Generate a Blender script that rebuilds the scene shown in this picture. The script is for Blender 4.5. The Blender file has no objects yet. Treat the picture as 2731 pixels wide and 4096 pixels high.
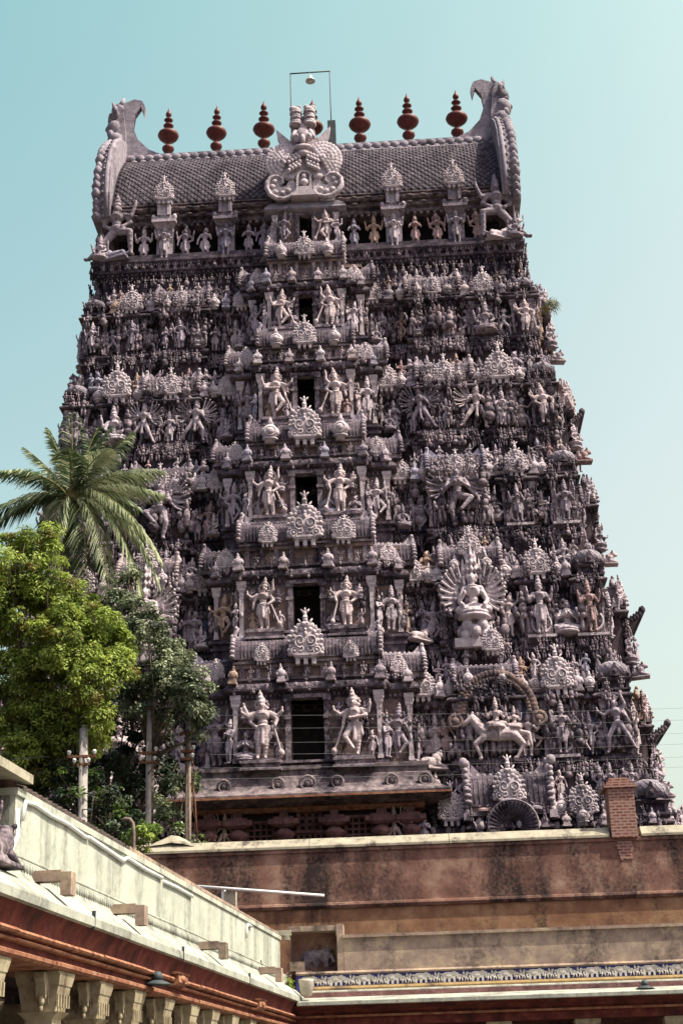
import bpy, bmesh, math, random
from mathutils import Vector, Matrix, noise
R = math.radians
random.seed(7)
S = bpy.context.scene
COL = S.collection
PI = math.pi

# ------------------------------------------------------------------ mesh builder
class MB:
    def __init__(self):
        self.v = []; self.f = []; self.m = []; self.s = []
    def add(self, verts, faces, mat=0, smooth=False):
        b = len(self.v)
        self.v.extend([tuple(p) for p in verts])
        for f in faces:
            self.f.append([b + i for i in f]); self.m.append(mat); self.s.append(smooth)
        return self
    def merge(self, o, M=None, mat=None):
        b = len(self.v)
        for p in o.v:
            self.v.append(tuple(M @ Vector(p)) if M is not None else p)
        for f, mm, ss in zip(o.f, o.m, o.s):
            self.f.append([b + i for i in f]); self.m.append(mm if mat is None else mat); self.s.append(ss)
        return self
    def box(self, x0, x1, y0, y1, z0, z1, mat=0):
        v = [(x0,y0,z0),(x1,y0,z0),(x1,y1,z0),(x0,y1,z0),(x0,y0,z1),(x1,y0,z1),(x1,y1,z1),(x0,y1,z1)]
        return self.add(v, [(0,3,2,1),(4,5,6,7),(0,1,5,4),(1,2,6,5),(2,3,7,6),(3,0,4,7)], mat)
    def tbox(self, cx, cy, z0, z1, w0, d0, w1, d1, mat=0):   # tapered box
        v = [(cx-w0,cy-d0,z0),(cx+w0,cy-d0,z0),(cx+w0,cy+d0,z0),(cx-w0,cy+d0,z0),(cx-w1,cy-d1,z1),(cx+w1,cy-d1,z1),(cx+w1,cy+d1,z1),(cx-w1,cy+d1,z1)]
        return self.add(v, [(0,3,2,1),(4,5,6,7),(0,1,5,4),(1,2,6,5),(2,3,7,6),(3,0,4,7)], mat)
    def tube(self, p0, p1, r0, r1=None, n=8, mat=0, smooth=True, cap=True):
        r1 = r0 if r1 is None else r1
        p0 = Vector(p0); p1 = Vector(p1); d = p1 - p0
        if d.length < 1e-6: return self
        d.normalize()
        a = Vector((0,0,1)) if abs(d.z) < .9 else Vector((1,0,0))
        u = d.cross(a).normalized(); w = d.cross(u)
        v = []
        for p, r in ((p0, r0), (p1, r1)):
            for i in range(n):
                t = 2*PI*i/n
                v.append(p + (u*math.cos(t) + w*math.sin(t))*r)
        f = [(i, i+n, (i+1) % n + n, (i+1) % n) for i in range(n)]
        self.add(v, f, mat, smooth)
        if cap:
            b = len(self.v) - 2*n
            self.f.append([b+i for i in range(n)]); self.m.append(mat); self.s.append(False)
            self.f.append([b+n+i for i in reversed(range(n))]); self.m.append(mat); self.s.append(False)
        return self
    def path(self, pts, rad, n=8, mat=0):                     # tube through points, one skin
        pts = [Vector(p) for p in pts]
        if not isinstance(rad, (list, tuple)): rad = [rad]*len(pts)
        v = []; N = len(pts); prev = None
        for k, p in enumerate(pts):
            d = (pts[min(k+1, N-1)] - pts[max(k-1, 0)]).normalized()
            if prev is None:
                a = Vector((0,0,1)) if abs(d.z) < .9 else Vector((1,0,0))
                u = d.cross(a).normalized()
            else:
                u = (prev - d*prev.dot(d)).normalized()
            prev = u; w = d.cross(u)
            for i in range(n):
                t = 2*PI*i/n
                v.append(p + (u*math.cos(t) + w*math.sin(t))*rad[k])
        f = []
        for k in range(N-1):
            for i in range(n):
                j = (i+1) % n
                f.append((k*n+i, (k+1)*n+i, (k+1)*n+j, k*n+j))
        f.append(tuple(range(n))); f.append(tuple((N-1)*n + i for i in reversed(range(n))))
        return self.add(v, f, mat, True)
    def ell(self, c, r, n=10, m=6, mat=0):
        if not isinstance(r, (list, tuple)): r = (r, r, r)
        v = [(c[0], c[1], c[2]-r[2])]
        for j in range(1, m):
            ph = PI*j/m
            for i in range(n):
                t = 2*PI*i/n
                v.append((c[0]+r[0]*math.sin(ph)*math.cos(t), c[1]+r[1]*math.sin(ph)*math.sin(t), c[2]-r[2]*math.cos(ph)))
        v.append((c[0], c[1], c[2]+r[2]))
        f = [(0, 1+(i+1) % n, 1+i) for i in range(n)]
        for j in range(m-2):
            for i in range(n):
                a = 1+j*n+i; b = 1+j*n+(i+1) % n
                f.append((a, b, b+n, a+n))
        L = len(v)-1; b0 = 1+(m-2)*n
        f += [(b0+i, b0+(i+1) % n, L) for i in range(n)]
        return self.add(v, f, mat, True)
    def lathe(self, prof, c=(0,0,0), n=16, mat=0, sy=1.0, smooth=True, rot=0):
        v = []
        for r, z in prof:
            for i in range(n):
                t = 2*PI*i/n + rot
                v.append((c[0]+r*math.cos(t), c[1]+r*math.sin(t)*sy, c[2]+z))
        f = []
        for k in range(len(prof)-1):
            for i in range(n):
                j = (i+1) % n
                f.append((k*n+i, k*n+j, (k+1)*n+j, (k+1)*n+i))
        f.append(tuple(reversed(range(n)))); f.append(tuple((len(prof)-1)*n + i for i in range(n)))
        return self.add(v, f, mat, smooth)
    def torus(self, c, R0, r, axis='y', n=20, m=6, mat=0, a0=0, a1=2*PI):
        full = abs(a1-a0-2*PI) < 1e-6
        pts = []
        k = n if full else n+1
        v = []
        for i in range(k):
            t = a0+(a1-a0)*i/n
            for j in range(m):
                q = 2*PI*j/m
                rr = R0 + r*math.cos(q); h = r*math.sin(q)
                if axis == 'y': v.append((c[0]+rr*math.cos(t), c[1]+h, c[2]+rr*math.sin(t)))
                elif axis == 'z': v.append((c[0]+rr*math.cos(t), c[1]+rr*math.sin(t), c[2]+h))
                else: v.append((c[0]+h, c[1]+rr*math.cos(t), c[2]+rr*math.sin(t)))
        f = []
        for i in range(n):
            i2 = (i+1) % k
            for j in range(m):
                j2 = (j+1) % m
                f.append((i*m+j, i*m+j2, i2*m+j2, i2*m+j))
        return self.add(v, f, mat, True)
    def ext(self, pts, axis, a0, a1, mat=0):                  # extruded outline: pts in the plane across axis
        n = len(pts)
        def P(p, a):
            if axis == 'y': return (p[0], a, p[1])
            if axis == 'x': return (a, p[0], p[1])
            return (p[0], p[1], a)
        v = [P(p, a0) for p in pts] + [P(p, a1) for p in pts]
        f = [tuple(range(n)), tuple(reversed(range(n, 2*n)))]
        f += [(i, i+n, (i+1) % n + n, (i+1) % n) for i in range(n)]
        return self.add(v, f, mat)
    def sweep(self, poly, prof, mat=0, cap=True, capb=False, smooth=False):  # orthogonal plan outline x moulding profile (offset, z)
        n = len(poly); base = len(self.v); off = []
        for i in range(n):
            a = Vector(poly[i-1]); b = Vector(poly[i]); c = Vector(poly[(i+1) % n])
            d1 = (b-a).normalized(); d2 = (c-b).normalized()
            n1 = Vector((d1.y, -d1.x)); n2 = Vector((d2.y, -d2.x))
            off.append(n1 if abs(n1.dot(n2)) > .9 else n1+n2)
        v = []
        for o, z in prof:
            for p, q in zip(poly, off): v.append((p[0]+q.x*o, p[1]+q.y*o, z))
        f = []
        for k in range(len(prof)-1):
            for i in range(n):
                j = (i+1) % n
                f.append((k*n+i, k*n+j, (k+1)*n+j, (k+1)*n+i))
        self.add(v, f, mat, smooth)
        if cap:
            self.f.append([base+(len(prof)-1)*n+i for i in range(n)]); self.m.append(mat); self.s.append(False)
        if capb:
            self.f.append([base+i for i in reversed(range(n))]); self.m.append(mat); self.s.append(False)
        return self
    def mesh(self, name, mats):
        me = bpy.data.meshes.new(name)
        me.from_pydata(self.v, [], self.f)
        for m in (mats if isinstance(mats, (list, tuple)) else [mats]): me.materials.append(m)
        me.polygons.foreach_set('material_index', self.m)
        me.polygons.foreach_set('use_smooth', self.s)
        me.update()
        bm = bmesh.new(); bm.from_mesh(me)
        bmesh.ops.recalc_face_normals(bm, faces=bm.faces)
        bm.to_mesh(me); bm.free()
        return me
    def leafmesh(self, name, mats):                           # no normal recalculation (loose leaf faces)
        me = bpy.data.meshes.new(name)
        me.from_pydata(self.v, [], self.f)
        for m in mats: me.materials.append(m)
        me.polygons.foreach_set('material_index', self.m)
        me.update()
        return me

def link(o, parent=None):
    COL.objects.link(o)
    if parent is not None:
        o.parent = parent
        if not parent.get('_local'):
            o.matrix_parent_inverse = Matrix.Translation(-Vector(parent.get('_w', (0,0,0))))
    return o
def ob(name, mb, mats, parent=None):
    me = mb if isinstance(mb, bpy.types.Mesh) else mb.mesh(name, mats)
    return link(bpy.data.objects.new(name, me), parent)
def put(me, name, parent, loc, sc=1.0, rz=0.0, rx=0.0):
    o = bpy.data.objects.new(name, me)
    link(o, parent)
    o.location = loc; o.rotation_euler = (rx, 0, rz)
    o.scale = sc if isinstance(sc, (tuple, list)) else (sc, sc, sc)
    return o
def tag(o, label, cat, group=None, kind=None):
    if label: o['label'] = label
    if cat: o['category'] = cat
    if group: o['group'] = group
    if kind: o['kind'] = kind
    return o
def empty(name, loc, label, cat, group=None, rz=None):
    o = bpy.data.objects.new(name, None); COL.objects.link(o)
    o.location = loc; o.empty_display_size = .5
    if rz is not None:
        o.rotation_euler = (0,0,rz); o['_local'] = 1
    else:
        o['_w'] = tuple(loc)
    return tag(o, label, cat, group)

# ------------------------------------------------------------------ materials
M = {}
class NT:
    def __init__(self, name, rough=.9):
        self.m = bpy.data.materials.new(name); self.m.use_nodes = True
        self.t = self.m.node_tree; self.N = self.t.nodes; self.L = self.t.links
        self.b = self.N['Principled BSDF']; self.b.inputs['Roughness'].default_value = rough
        self.b.inputs['Specular IOR Level'].default_value = .25
        M[name] = self.m
        g = self.N.new('ShaderNodeNewGeometry'); self.pos = g.outputs['Position']
    def noise(self, scale, detail=4, rough=.55, vec=None, sc=None, dist=0):
        n = self.N.new('ShaderNodeTexNoise'); n.inputs['Scale'].default_value = scale
        n.inputs['Detail'].default_value = detail; n.inputs['Roughness'].default_value = rough
        n.inputs['Distortion'].default_value = dist
        v = vec or self.pos
        if sc:
            mp = self.N.new('ShaderNodeMapping'); mp.inputs['Scale'].default_value = sc
            self.L.new(v, mp.inputs['Vector']); v = mp.outputs['Vector']
        self.L.new(v, n.inputs['Vector'])
        return n.outputs['Fac']
    def ramp(self, fac, stops, interp='LINEAR'):
        r = self.N.new('ShaderNodeValToRGB'); e = r.color_ramp; e.interpolation = interp
        while len(e.elements) < len(stops): e.elements.new(.5)
        for el, (p, c) in zip(e.elements, stops):
            el.position = p; el.color = (c[0], c[1], c[2], 1) if isinstance(c, (tuple, list)) else (c, c, c, 1)
        self.L.new(fac, r.inputs['Fac']); return r.outputs['Color']
    def mix(self, fac, a, b, mode='MIX'):
        x = self.N.new('ShaderNodeMix'); x.data_type = 'RGBA'; x.blend_type = mode
        for s, val in ((x.inputs[0], fac), (x.inputs[6], a), (x.inputs[7], b)):
            if hasattr(val, 'is_linked') or isinstance(val, bpy.types.NodeSocket): self.L.new(val, s)
            elif isinstance(val, (int, float)): s.default_value = val
            else: s.default_value = (val[0], val[1], val[2], 1)
        return x.outputs[2]
    def rand(self):
        o = self.N.new('ShaderNodeObjectInfo'); return o.outputs['Random']
    def out(self, col, bump=None, bs=.3, bd=.03):
        if isinstance(col, bpy.types.NodeSocket): self.L.new(col, self.b.inputs['Base Color'])
        else: self.b.inputs['Base Color'].default_value = (*col, 1)
        if bump is not None:
            bp = self.N.new('ShaderNodeBump'); bp.inputs['Strength'].default_value = bs; bp.inputs['Distance'].default_value = bd
            self.L.new(bump, bp.inputs['Height']); self.L.new(bp.outputs['Normal'], self.b.inputs['Normal'])
        return self.m

def stucco(name, stops, grime=(.014,.011,.020), g0=.47, g1=.62, rnd=None, gs=.55, bs=.5):
    n = NT(name, .92)
    pu = lambda c: (c[0]*.91, c[1]*.855, c[2]*.985)
    stops = [(p, pu(c)) for p, c in stops]; rnd = [(p, pu(c)) for p, c in rnd] if rnd else None
    base = n.ramp(n.noise(3.2, 6, .65), stops)
    if rnd:
        rr = n.ramp(n.rand(), rnd, 'CONSTANT')
        base = n.mix(.72, base, rr)
        base = n.mix(1.0, base, n.ramp(n.noise(7, 4, .6), [(.3, .62), (.7, 1.15)]), 'MULTIPLY')
    streak = n.noise(gs, 6, .68, sc=(1.4, 1.4, .55))
    fine = n.noise(6.5, 4, .6)
    mx = n.mix(.32, streak, fine)
    g = n.ramp(mx, [(g0, 0.0), (g1, .9)])
    col = n.mix(g, base, grime)
    return n.out(col, n.noise(16, 6, .68), bs*1.5, .05)

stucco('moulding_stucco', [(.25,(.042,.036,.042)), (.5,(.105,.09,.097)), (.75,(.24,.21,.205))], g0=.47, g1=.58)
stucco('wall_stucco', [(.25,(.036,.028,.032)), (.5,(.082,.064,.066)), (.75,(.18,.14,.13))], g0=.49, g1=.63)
stucco('bay_stucco', [(.25,(.08,.062,.058)), (.45,(.18,.145,.13)), (.6,(.26,.19,.13)), (.78,(.40,.36,.33))], g0=.48, g1=.61)
stucco('pale_stucco', [(.25,(.30,.275,.255)), (.5,(.52,.485,.45)), (.75,(.68,.64,.58))], g0=.53, g1=.66)
stucco('figure_stucco', [(.25,(.26,.23,.235)), (.5,(.45,.42,.415)), (.75,(.62,.58,.55))], g0=.51, g1=.65,
       rnd=[(0,(.48,.44,.42)), (.18,(.33,.29,.285)), (.32,(.58,.54,.51)), (.48,(.23,.205,.215)), (.60,(.45,.32,.17)), (.645,(.41,.37,.375)), (.78,(.42,.28,.215)), (.84,(.55,.49,.43)), (.94,(.30,.31,.35))])
stucco('carving_stucco', [(.25,(.075,.065,.07)), (.45,(.19,.165,.165)), (.62,(.38,.335,.32)), (.78,(.54,.47,.42))], g0=.465, g1=.575)
stucco('cream_figure', [(.25,(.28,.235,.21)), (.5,(.50,.44,.395)), (.75,(.66,.60,.53))], g0=.53, g1=.67)
stucco('porch_plaster', [(.25,(.055,.046,.048)), (.45,(.13,.11,.105)), (.6,(.24,.21,.185)), (.75,(.34,.30,.24))], g0=.48, g1=.6)
stucco('roof_stucco', [(.25,(.15,.143,.15)), (.5,(.28,.268,.27)), (.75,(.42,.40,.39))], g0=.5, g1=.66)
stucco('roof_tilework', [(.25,(.042,.037,.042)), (.5,(.10,.09,.097)), (.75,(.21,.19,.19))], g0=.5, g1=.64)
stucco('roof_dark', [(.25,(.014,.013,.017)), (.5,(.025,.023,.029)), (.75,(.06,.054,.06))], g0=.5, g1=.66)
stucco('blue_niche', [(.25,(.05,.06,.10)), (.5,(.09,.11,.18)), (.75,(.15,.17,.24))], g0=.55, g1=.75)
stucco('red_stone', [(.25,(.11,.06,.05)), (.5,(.19,.10,.08)), (.75,(.30,.18,.15))], g0=.49, g1=.66)

def simple(name, stops, scale=4, rough=.85, bump=True, rnd=0):
    n = NT(name, rough)
    c = n.ramp(n.noise(scale, 5, .6), stops)
    return n.out(c, n.noise(scale*5, 3) if bump else None, .25, .02)
simple('recess_shade', [(.3,(.012,.010,.010)), (.7,(.03,.024,.022))], 3)  # near-black that paints the shade inside doorways, windows and the neck recess
simple('finial_copper', [(.3,(.075,.016,.015)), (.7,(.13,.034,.028))], 5, .52, False)
simple('wire_grey', [(.3,(.16,.17,.17)), (.7,(.25,.26,.26))], 5)
simple('pole_brown', [(.3,(.10,.075,.06)), (.7,(.20,.16,.13))], 7)
simple('iron', [(.3,(.03,.04,.045)), (.7,(.06,.075,.08))], 6, .6)
simple('white_enamel', [(.3,(.5,.53,.52)), (.7,(.72,.74,.72))], 5, .4, False)
simple('trunk_bark', [(.3,(.05,.038,.03)), (.7,(.15,.12,.095))], 6)
simple('pole_concrete', [(.3,(.19,.175,.165)), (.7,(.33,.31,.29))], 5)
simple('rust', [(.3,(.10,.045,.025)), (.7,(.22,.11,.06))], 9)
simple('ceramic', [(.3,(.55,.56,.54)), (.7,(.7,.71,.68))], 9, .25, False)
simple('roof_tile', [(.3,(.035,.028,.026)), (.7,(.13,.10,.09))], 5)
simple('ground_dirt', [(.3,(.045,.036,.028)), (.7,(.085,.07,.055))], .6)
simple('paving_stone', [(.3,(.09,.08,.07)), (.7,(.16,.145,.13))], 1.2)
simple('pot_clay', [(.3,(.36,.32,.26)), (.7,(.5,.46,.38))], 8)

def plaster(name, stops, stain, sc=1.1, s0=.52, s1=.66, vs=.35, scale=2.6, grime=.9, fine=.25):
    n = NT(name, .9)
    base = n.ramp(n.noise(scale, 7, .68), stops)
    st = n.mix(fine, n.noise(sc, 7, .62, sc=(1, 1, vs)), n.noise(9, 3, .6))
    col = n.mix(n.ramp(st, [(s0, 0.0), (s1, grime)]), base, stain)
    return n.out(col, n.noise(14, 5, .65), .35, .02)
plaster('brown_plaster', [(.32,(.125,.064,.048)), (.5,(.215,.117,.088)), (.68,(.36,.245,.18))], (.018,.014,.015), .6, .46, .60, .36, 1.1, .94, .24)
plaster('orange_plaster', [(.3,(.14,.07,.04)), (.5,(.235,.125,.07)), (.70,(.36,.23,.125))], (.03,.02,.018), .9, .52, .66, .3, 1.2, .9, .2)
plaster('coping_plaster', [(.3,(.24,.22,.17)), (.6,(.36,.335,.255)), (.8,(.41,.385,.30))], (.045,.036,.032), 1.5, .50, .64, 1, 2.6, .92)
plaster('grey_parapet', [(.3,(.18,.13,.105)), (.5,(.29,.22,.175)), (.72,(.44,.35,.23))], (.045,.036,.033), 1.0, .505, .66, .35, 2.4, .9, .3)
plaster('white_wall', [(.3,(.30,.32,.275)), (.6,(.42,.44,.375)), (.8,(.48,.495,.43))], (.085,.09,.077), 1.5, .47, .67, .09, 1.2, .85)
plaster('eave_white', [(.3,(.25,.265,.23)), (.6,(.35,.365,.31)), (.8,(.41,.425,.37))], (.08,.082,.072), 1.8, .475, .66, .6, 2.0, .85)
plaster('red_paint', [(.3,(.05,.013,.012)), (.5,(.11,.025,.02)), (.75,(.20,.065,.045))], (.02,.009,.009), 2.2, .49, .66, .25, 3)
plaster('red_edge', [(.3,(.15,.05,.032)), (.5,(.27,.12,.068)), (.75,(.38,.24,.15))], (.10,.03,.025), 3.0, .5, .66, 1, 5)  # lighter orange that paints sunlight on the cornice ledges, plain red edge elsewhere
plaster('capital_stone', [(.3,(.24,.20,.125)), (.6,(.35,.31,.21)), (.8,(.42,.385,.28))], (.06,.035,.024), 2.2, .48, .66, .5, 4)
plaster('frieze_ochre', [(.3,(.19,.125,.055)), (.6,(.27,.19,.085)), (.8,(.30,.24,.15))], (.07,.05,.035), 1.6, .5, .64, 1, 3)
plaster('frieze_blue', [(.3,(.03,.03,.10)), (.6,(.05,.055,.2)), (.8,(.09,.08,.2))], (.12,.05,.05), 1.0, .56, .66, 1, 2)
plaster('frieze_white', [(.3,(.42,.40,.35)), (.6,(.55,.53,.48)), (.8,(.46,.38,.24))], (.2,.14,.1), 1.3, .55, .68, 1, 5)

n = NT('brick_masonry', .92)
bk = n.N.new('ShaderNodeTexBrick')
mp = n.N.new('ShaderNodeMapping'); mp.inputs['Rotation'].default_value = (R(90), 0, 0)
ax = n.N.new('ShaderNodeVectorMath'); ax.operation = 'DOT_PRODUCT'; ax.inputs[1].default_value = (1, 1, 0)
sp = n.N.new('ShaderNodeSeparateXYZ'); cb = n.N.new('ShaderNodeCombineXYZ')
n.L.new(n.pos, ax.inputs[0]); n.L.new(n.pos, sp.inputs[0]); n.L.new(ax.outputs['Value'], cb.inputs[0]); n.L.new(sp.outputs[2], cb.inputs[1])
n.L.new(cb.outputs[0], bk.inputs['Vector'])
bk.inputs['Scale'].default_value = 1; bk.inputs['Brick Width'].default_value = .27; bk.inputs['Row Height'].default_value = .105
bk.inputs['Mortar Size'].default_value = .03; bk.inputs['Mortar Smooth'].default_value = .4; bk.inputs['Bias'].default_value = -.2
bk.inputs['Color1'].default_value = (.14,.04,.03,1); bk.inputs['Color2'].default_value = (.22,.075,.05,1); bk.inputs['Mortar'].default_value = (.30,.21,.175,1)
c = n.mix(n.ramp(n.noise(5, 4), [(.45, 0.0), (.7, .75)]), bk.outputs['Color'], (.30,.20,.16))
n.out(c, bk.outputs['Fac'], -.6, .02)

def leafmat(name, c0, c1, tr=.35):
    n = NT(name, .5)
    c = n.ramp(n.noise(1.7, 3), [(.3, c0), (.7, c1)])
    n.out(c)
    t = n.N.new('ShaderNodeBsdfTranslucent'); n.L.new(c, t.inputs['Color'])
    mx = n.N.new('ShaderNodeMixShader'); mx.inputs[0].default_value = tr
    n.L.new(n.b.outputs[0], mx.inputs[1]); n.L.new(t.outputs[0], mx.inputs[2])
    n.L.new(mx.outputs[0], n.N['Material Output'].inputs['Surface'])
    return n.m
leafmat('leaf_lime', (.215,.30,.05), (.39,.48,.11), .4)
leafmat('leaf_lime_deep', (.08,.13,.02), (.165,.215,.04), .4)
leafmat('leaf_ochre', (.13,.11,.022), (.19,.16,.035), .4)
leafmat('leaf_grey', (.15,.19,.105), (.30,.34,.21), .2)
leafmat('leaf_grey_deep', (.025,.042,.022), (.055,.08,.04), .2)
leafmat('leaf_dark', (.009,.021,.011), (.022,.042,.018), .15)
leafmat('leaf_bright', (.08,.15,.025), (.14,.22,.05), .4)
leafmat('palm_leaf', (.035,.065,.028), (.09,.135,.055), .25)
leafmat('palm_leaf_sunlit', (.27,.32,.17), (.46,.50,.32), .2)  # puts the sunlight on the right-hand fronds into the leaf colour
leafmat('palm_rib', (.16,.15,.05), (.25,.2,.08), .1)

# ------------------------------------------------------------------ sculpture prototypes
def cp(b, p0, p1, r0, r1=None, n=8):
    r1 = r0 if r1 is None else r1
    b.tube(p0, p1, r0, r1, n); b.ell(p0, r0*.99, n, 5); b.ell(p1, r1*.99, n, 5)
def mir(p, s): return (p[0]*s, p[1], p[2])
ARM_UP = ((.185,-.01,.565), (.205,-.06,.70))
ARM_LOW = ((.155,-.02,.53), (.105,-.10,.585))
ARM_DOWN = ((.16,.0,.53), (.175,-.03,.40))
ARM_HIP = ((.185,.01,.54), (.095,-.05,.455))
ARM_FWD = ((.15,-.05,.54), (.03,-.12,.60))
ARM_OUT = ((.20,-.02,.60), (.28,-.05,.665))
ARM_HIGH = ((.17,-.02,.73), (.15,-.03,.86))
ARM_CROSS = ((.17,-.05,.56), (-.06,-.10,.53))
def figure(legs='stand', armsR=(ARM_UP, ARM_LOW), armsL=None, crown='tall', halo=0, club=0, fan=0, sway=0., skirt=True, wide=1.0, slim=1.0):
    b = MB()
    armsL = armsR if armsL is None else armsL
    sx = sway
    def T(p):                                                 # sideways sway of the trunk
        z = p[2]; k = math.sin(max(0, min(1, (z-.05)/.9))*PI)*sx - (z-.45)*sx*.5
        return (p[0]*slim + k, p[1], p[2])
    def C(p, q, r0, r1=None): cp(b, T(p), T(q), r0, r1)
    def E(c, r): b.ell(T(c), r)
    E((0,0,.445), (.088*wide,.066*wide,.056)); E((0,-.004,.525), (.060*wide,.05*wide,.065)); E((0,-.008,.615), (.09*wide,.062*wide,.07))
    E((.038,-.05,.625), .034); E((-.038,-.05,.625), .034)
    C((-.098,0,.657), (.098,0,.657), .037); C((0,0,.66), (0,-.008,.735), .031)
    E((0,-.014,.768), (.043,.047,.055)); E((0,-.062,.762), (.011,.012,.016)); E((0,-.052,.742), (.018,.012,.007))
    for s in (-1,1):
        E((s*.017,-.052,.776), (.011,.01,.007)); E((s*.05,.0,.752), (.016,.018,.03))
    b.torus(T((0,-.015,.672)), .062, .014, 'z', 12, 6); b.torus(T((0,-.03,.64)), .066, .009, 'z', 12, 6)
    E((0,0,.47), (.094*wide,.073*wide,.016)); E((0,-.06,.465), (.03,.02,.022))
    if crown == 'tall':
        C((0,0,.81), (0,0,.865), .052, .045); C((0,0,.865), (0,0,.93), .044, .03); C((0,0,.93), (0,0,.985), .026, .012)
        b.torus(T((0,0,.812)), .05, .013, 'z', 12, 6); b.torus(T((0,0,.872)), .043, .01, 'z', 12, 6); b.torus(T((0,0,.935)), .029, .009, 'z', 12, 6)
    elif crown == 'short':
        C((0,0,.81), (0,.0,.85), .05, .036); E((0,.01,.885), (.03,.03,.035)); b.torus(T((0,0,.812)), .05, .011, 'z', 12, 6)
    elif crown == 'bun':
        E((0,.02,.82), (.05,.05,.035)); E((.035,.03,.85), (.032,.03,.032))
    elif crown == 'flame':
        for i in range(-3,4):
            a = i*.36; C((0,.01,.80), (math.sin(a)*.12,.02,.80+math.cos(a)*.15), .03, .012)
    if halo:
        b.torus(T((0,.035,.785)), halo, .016, 'y', 20, 6); b.lathe([(halo*.95,-.008),(halo*.95,.008)], (0,0,0), 16) if 0 else None
        for i in range(12):
            a = i*PI*2/12; E((math.sin(a)*(halo+.012),.035,.785+math.cos(a)*(halo+.012)), .018)
    def leg(hip, kn, an, foot):
        C(hip, kn, .054*wide, .039*wide); C(kn, an, .037*wide, .025*wide); E(foot, (.024,.046,.02))
        h, k, a = Vector(hip), Vector(kn), Vector(an)
        for t in (.35,.6,.85): q = h.lerp(k, t); E(tuple(q), (.056*wide-.015*t,)*2 + (.010,))
        for t in (.2,.45,.7,.95): q = k.lerp(a, t); E(tuple(q), (.043*wide-.013*t,)*2 + (.009,))
    if legs == 'stand':
        for s in (-1,1): leg((s*.047,0,.43), (s*.052,-.018,.235), (s*.05,.0,.045), (s*.055,-.035,.02))
    elif legs == 'cross':
        leg((-.047,0,.43), (-.05,-.01,.235), (-.045,0,.045), (-.05,-.035,.02))
        leg((.047,0,.43), (.135,-.07,.27), (.02,-.08,.12), (.0,-.10,.095))
    elif legs == 'dance':
        leg((-.047,0,.42), (-.10,-.04,.235), (-.05,.0,.045), (-.07,-.03,.02))
        leg((.047,0,.43), (.17,-.09,.37), (.05,-.12,.22), (.03,-.14,.20))
    elif legs == 'lunge':
        leg((-.05,0,.42), (-.16,-.05,.25), (-.17,.0,.045), (-.19,-.03,.02))
        leg((.05,0,.42), (.15,-.03,.24), (.25,.0,.045), (.28,-.02,.02))
    elif legs == 'kneel':
        leg((-.05,0,.42), (-.2,-.05,.36), (-.2,.0,.06), (-.23,-.03,.03))
        leg((.05,0,.40), (.2,-.02,.2), (.38,.02,.06), (.42,.0,.05))
    elif legs == 'seat':
        for s in (-1,1):
            leg((s*.05,0,.44), (s*.185,-.06,.405), (s*-.02,-.11,.40), (s*-.05,-.10,.395))
        b.lathe([(.14,.29),(.2,.31),(.21,.33),(.17,.345),(.2,.36),(.19,.38),(.1,.39)], (0,0,0), 16)
    elif legs == 'hang':                                      # seated, one leg hanging
        leg((-.05,0,.44), (-.17,-.07,.42), (.0,-.12,.40), (.03,-.11,.395))
        leg((.05,0,.44), (.10,-.11,.42), (.10,-.12,.23), (.10,-.15,.21))
        b.lathe([(.17,.2),(.17,.24),(.13,.26),(.2,.34),(.2,.37),(.1,.39)], (0,0,0), 12)
    if skirt and legs in ('stand','cross','dance','lunge'):
        C((0,-.055,.45), (0,-.062,.22), .022, .03)
        for s in (-1,1): C((s*.08,-.03,.46), (s*.105,-.02,.30), .02, .026)
    for s, arms in ((1, armsR), (-1, armsL)):
        for e, h in arms:
            e, h = mir(e, s), mir(h, s)
            C((s*.105,0,.655), e, .032*wide, .026*wide); C(e, h, .025*wide, .019*wide); E(h, (.024,.022,.03))
            m = Vector((s*.105,0,.655)).lerp(Vector(e), .4); E(tuple(m), (.038,.036,.012))
            m = Vector(e).lerp(Vector(h), .8); E(tuple(m), (.028,.028,.011))
            if h[2] > .66: C(h, (h[0]*1.02, h[1], h[2]+.055), .014, .018)
    if club:
        C((.16,-.06,.44), (.265,-.06,.10), .016, .022); E((.275,-.06,.075), (.05,.05,.055)); E((.28,-.06,.025), .022)
    if fan:
        for s in (-1,1):
            for i in range(fan):
                a = R(-48 + 122*i/(fan-1)); r = .30 + .02*(i % 2)
                y = .02 + .022*(i % 2)
                p1 = (s*(.09+math.cos(a)*r*.6), y-.01, .63+math.sin(a)*r*.6-.03)
                p2 = (s*(.09+math.cos(a)*r), y-.045, .63+math.sin(a)*r)
                C((s*.08, y+.02, .63), p1, .018, .017); C(p1, p2, .016, .014); E(p2, .02)
    return b
def remesh(b, name, vox, mat):
    me = b.mesh(name+'_raw', M[mat])
    o = bpy.data.objects.new(name, me); COL.objects.link(o)
    md = o.modifiers.new('r', 'REMESH'); md.mode = 'VOXEL'; md.voxel_size = vox; md.use_smooth_shade = True
    dg = bpy.context.evaluated_depsgraph_get(); dg.update()
    out = bpy.data.meshes.new_from_object(o.evaluated_get(dg))
    out.name = name
    bpy.data.objects.remove(o); bpy.data.meshes.remove(me)
    if not out.materials: out.materials.append(M[mat])
    for p in out.polygons: p.use_smooth = True
    return out
def shift(b, dz, k=1.0):
    b.v = [(p[0]*k, p[1]*k, (p[2]+dz)*k) for p in b.v]; return b

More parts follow.
